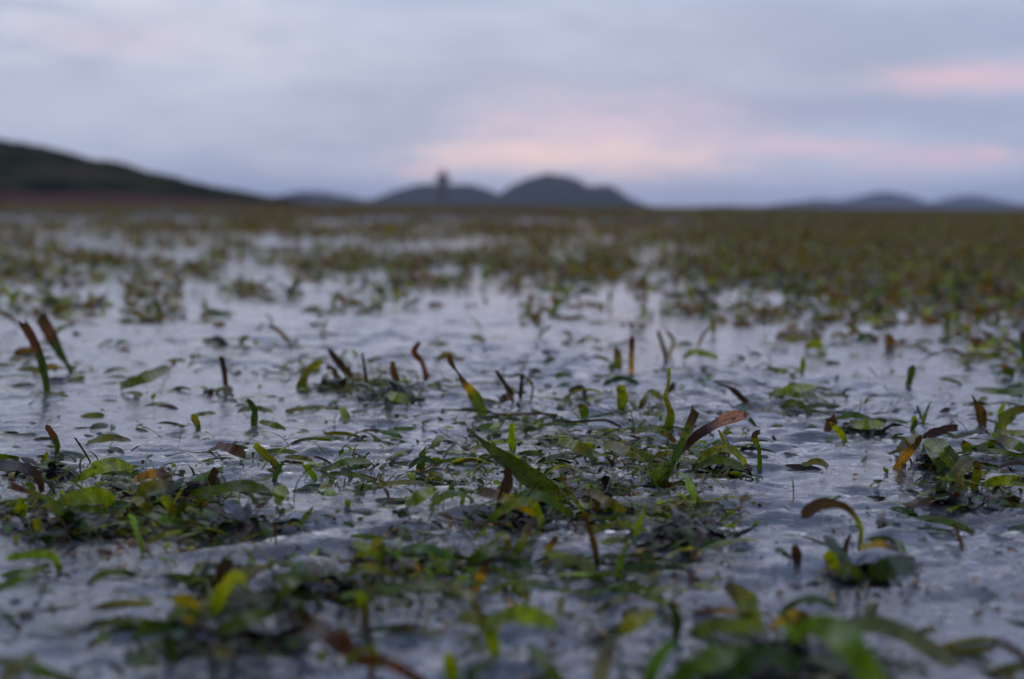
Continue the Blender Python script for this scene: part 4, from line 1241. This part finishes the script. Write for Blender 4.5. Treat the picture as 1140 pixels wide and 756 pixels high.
n_big = cloudnoise((5.5, 5.5, 22), 3.3, 4.0, .5)
n_str = cloudnoise((13.0, 13.0, 60), 8.1, 5.0, .6)
base = ramp(nt, sep.outputs[2], [(0.0, c10(.37, .44, .615)), (.05, c10(.40, .47, .645)), (.12, c10(.44, .51, .68)), (.20, c10(.53, .60, .80)), (.32, c10(.54, .63, .87)), (1.0, c10(.62, .73, 1.04))])
lumi = ramp(nt, n_big, [(.32, (.86, .87, .89)), (.50, (.98, .98, .985)), (.68, (1.12, 1.11, 1.09))])
c = mixcol(nt, 1.0, base, lumi, 'MULTIPLY')
strk = ramp(nt, n_str, [(.35, (.955, .955, .96)), (.65, (1.05, 1.045, 1.04))])
c = mixcol(nt, 1.0, c, strk, 'MULTIPLY')
wob = cloudnoise((13, 13, 48), 21.0, 6, .62)


def pxdir(x, y):
    d = ray(x, y)
    return d / np.linalg.norm(d)


def blob(c, x, y, rx, ry, col, amt):
    """a lit cloud in a fixed direction of the sky"""
    d = pxdir(x, y)
    sub = N(nt, 'ShaderNodeVectorMath', operation='SUBTRACT')
    L(nt, DIR, sub.inputs[0])
    sub.inputs[1].default_value = tuple(d)
    mul = N(nt, 'ShaderNodeVectorMath', operation='MULTIPLY')
    L(nt, sub.outputs[0], mul.inputs[0])
    mul.inputs[1].default_value = (F_PX / rx, 1.0, F_PX / ry)
    ln = N(nt, 'ShaderNodeVectorMath', operation='LENGTH')
    L(nt, mul.outputs[0], ln.inputs[0])
    add = N(nt, 'ShaderNodeMath', operation='MULTIPLY_ADD')
    L(nt, wob, add.inputs[0])
    add.inputs[1].default_value = 2.0
    L(nt, ln.outputs['Value'], add.inputs[2])
    mr = N(nt, 'ShaderNodeMapRange', interpolation_type='SMOOTHSTEP')
    mr.inputs['From Min'].default_value = 1.0
    mr.inputs['From Max'].default_value = 2.25
    mr.inputs['To Min'].default_value = amt
    mr.inputs['To Max'].default_value = 0.0
    L(nt, add.outputs[0], mr.inputs['Value'])
    return mixcol(nt, mr.outputs[0], c, c10(*col))


c = blob(c, 20, -150, 430, 170, (.88, .91, 1.02), .9)
c = blob(c, 80, 110, 420, 100, (.56, .60, .735), .7)
c = blob(c, 220, 25, 260, 60, (.64, .665, .77), .75)
c = blob(c, 930, 40, 420, 40, (.39, .44, .61), .7)
c = blob(c, 900, 122, 420, 26, (.34, .395, .585), .85)
c = blob(c, 620, 85, 200, 22, (.38, .435, .60), .6)
c = blob(c, 900, 90, 160, 18, (.46, .50, .65), .6)
c = blob(c, 655, 148, 195, 50, (.63, .55, .69), 1.0)
c = blob(c, 620, 176, 190, 24, (.84, .66, .68), 1.0)
c = blob(c, 470, 192, 40, 12, (.74, .58, .66), .8)
c = blob(c, 1068, 86, 110, 22, (.70, .54, .66), 1.0)
c = blob(c, 1055, 174, 110, 18, (.64, .53, .67), .9)
c = blob(c, 915, 164, 110, 14, (.64, .55, .69), .9)
c = blob(c, 120, 40, 90, 22, (.67, .59, .72), .85)
c = blob(c, 1108, 170, 26, 10, (.78, .57, .64), .9)
mixs = mixcol(nt, 0.985, sky.outputs[0], c)
L(nt, mixs, bg.inputs['Color'])
L(nt, bg.outputs[0], out.inputs['Surface'])

sun = bpy.data.lights.new('sun', 'SUN')
sun.energy = 0.08
sun.angle = R(40)
sun.color = (1.0, .86, .80)
so = bpy.data.objects.new('sun', sun)
COL.objects.link(so)
so.rotation_euler = (R(90) - R(25), 0, R(180) - SUN_AZ)

# ------------------------------------------------------------------ camera
cam = bpy.data.cameras.new('camera')
cam.sensor_width = 36
cam.lens = 36 * F_PX / 1140
cam.clip_start = 0.01
cam.clip_end = 20000
cam.dof.use_dof = True
cam.dof.focus_distance = 0.80
cam.dof.aperture_fstop = cam.lens / 7.6
cam.dof.aperture_blades = 0
co = bpy.data.objects.new('camera', cam)
COL.objects.link(co)
co.matrix_world = Matrix.Translation((0, 0, CAM_H)) @ Matrix.Rotation(R(90) - PITCH, 4, 'X') @ Matrix.Rotation(ROLL, 4, 'Z')
scene.camera = co

vs = scene.view_settings
vs.view_transform = 'Standard'
vs.look = 'None'
vs.gamma = 1
vs.exposure = 0
vs.use_curve_mapping = False
cy = scene.cycles
cy.use_denoising = True
cy.max_bounces = 8
cy.transparent_max_bounces = 12
cy.volume_bounces = 1
cy.sample_clamp_indirect = 4
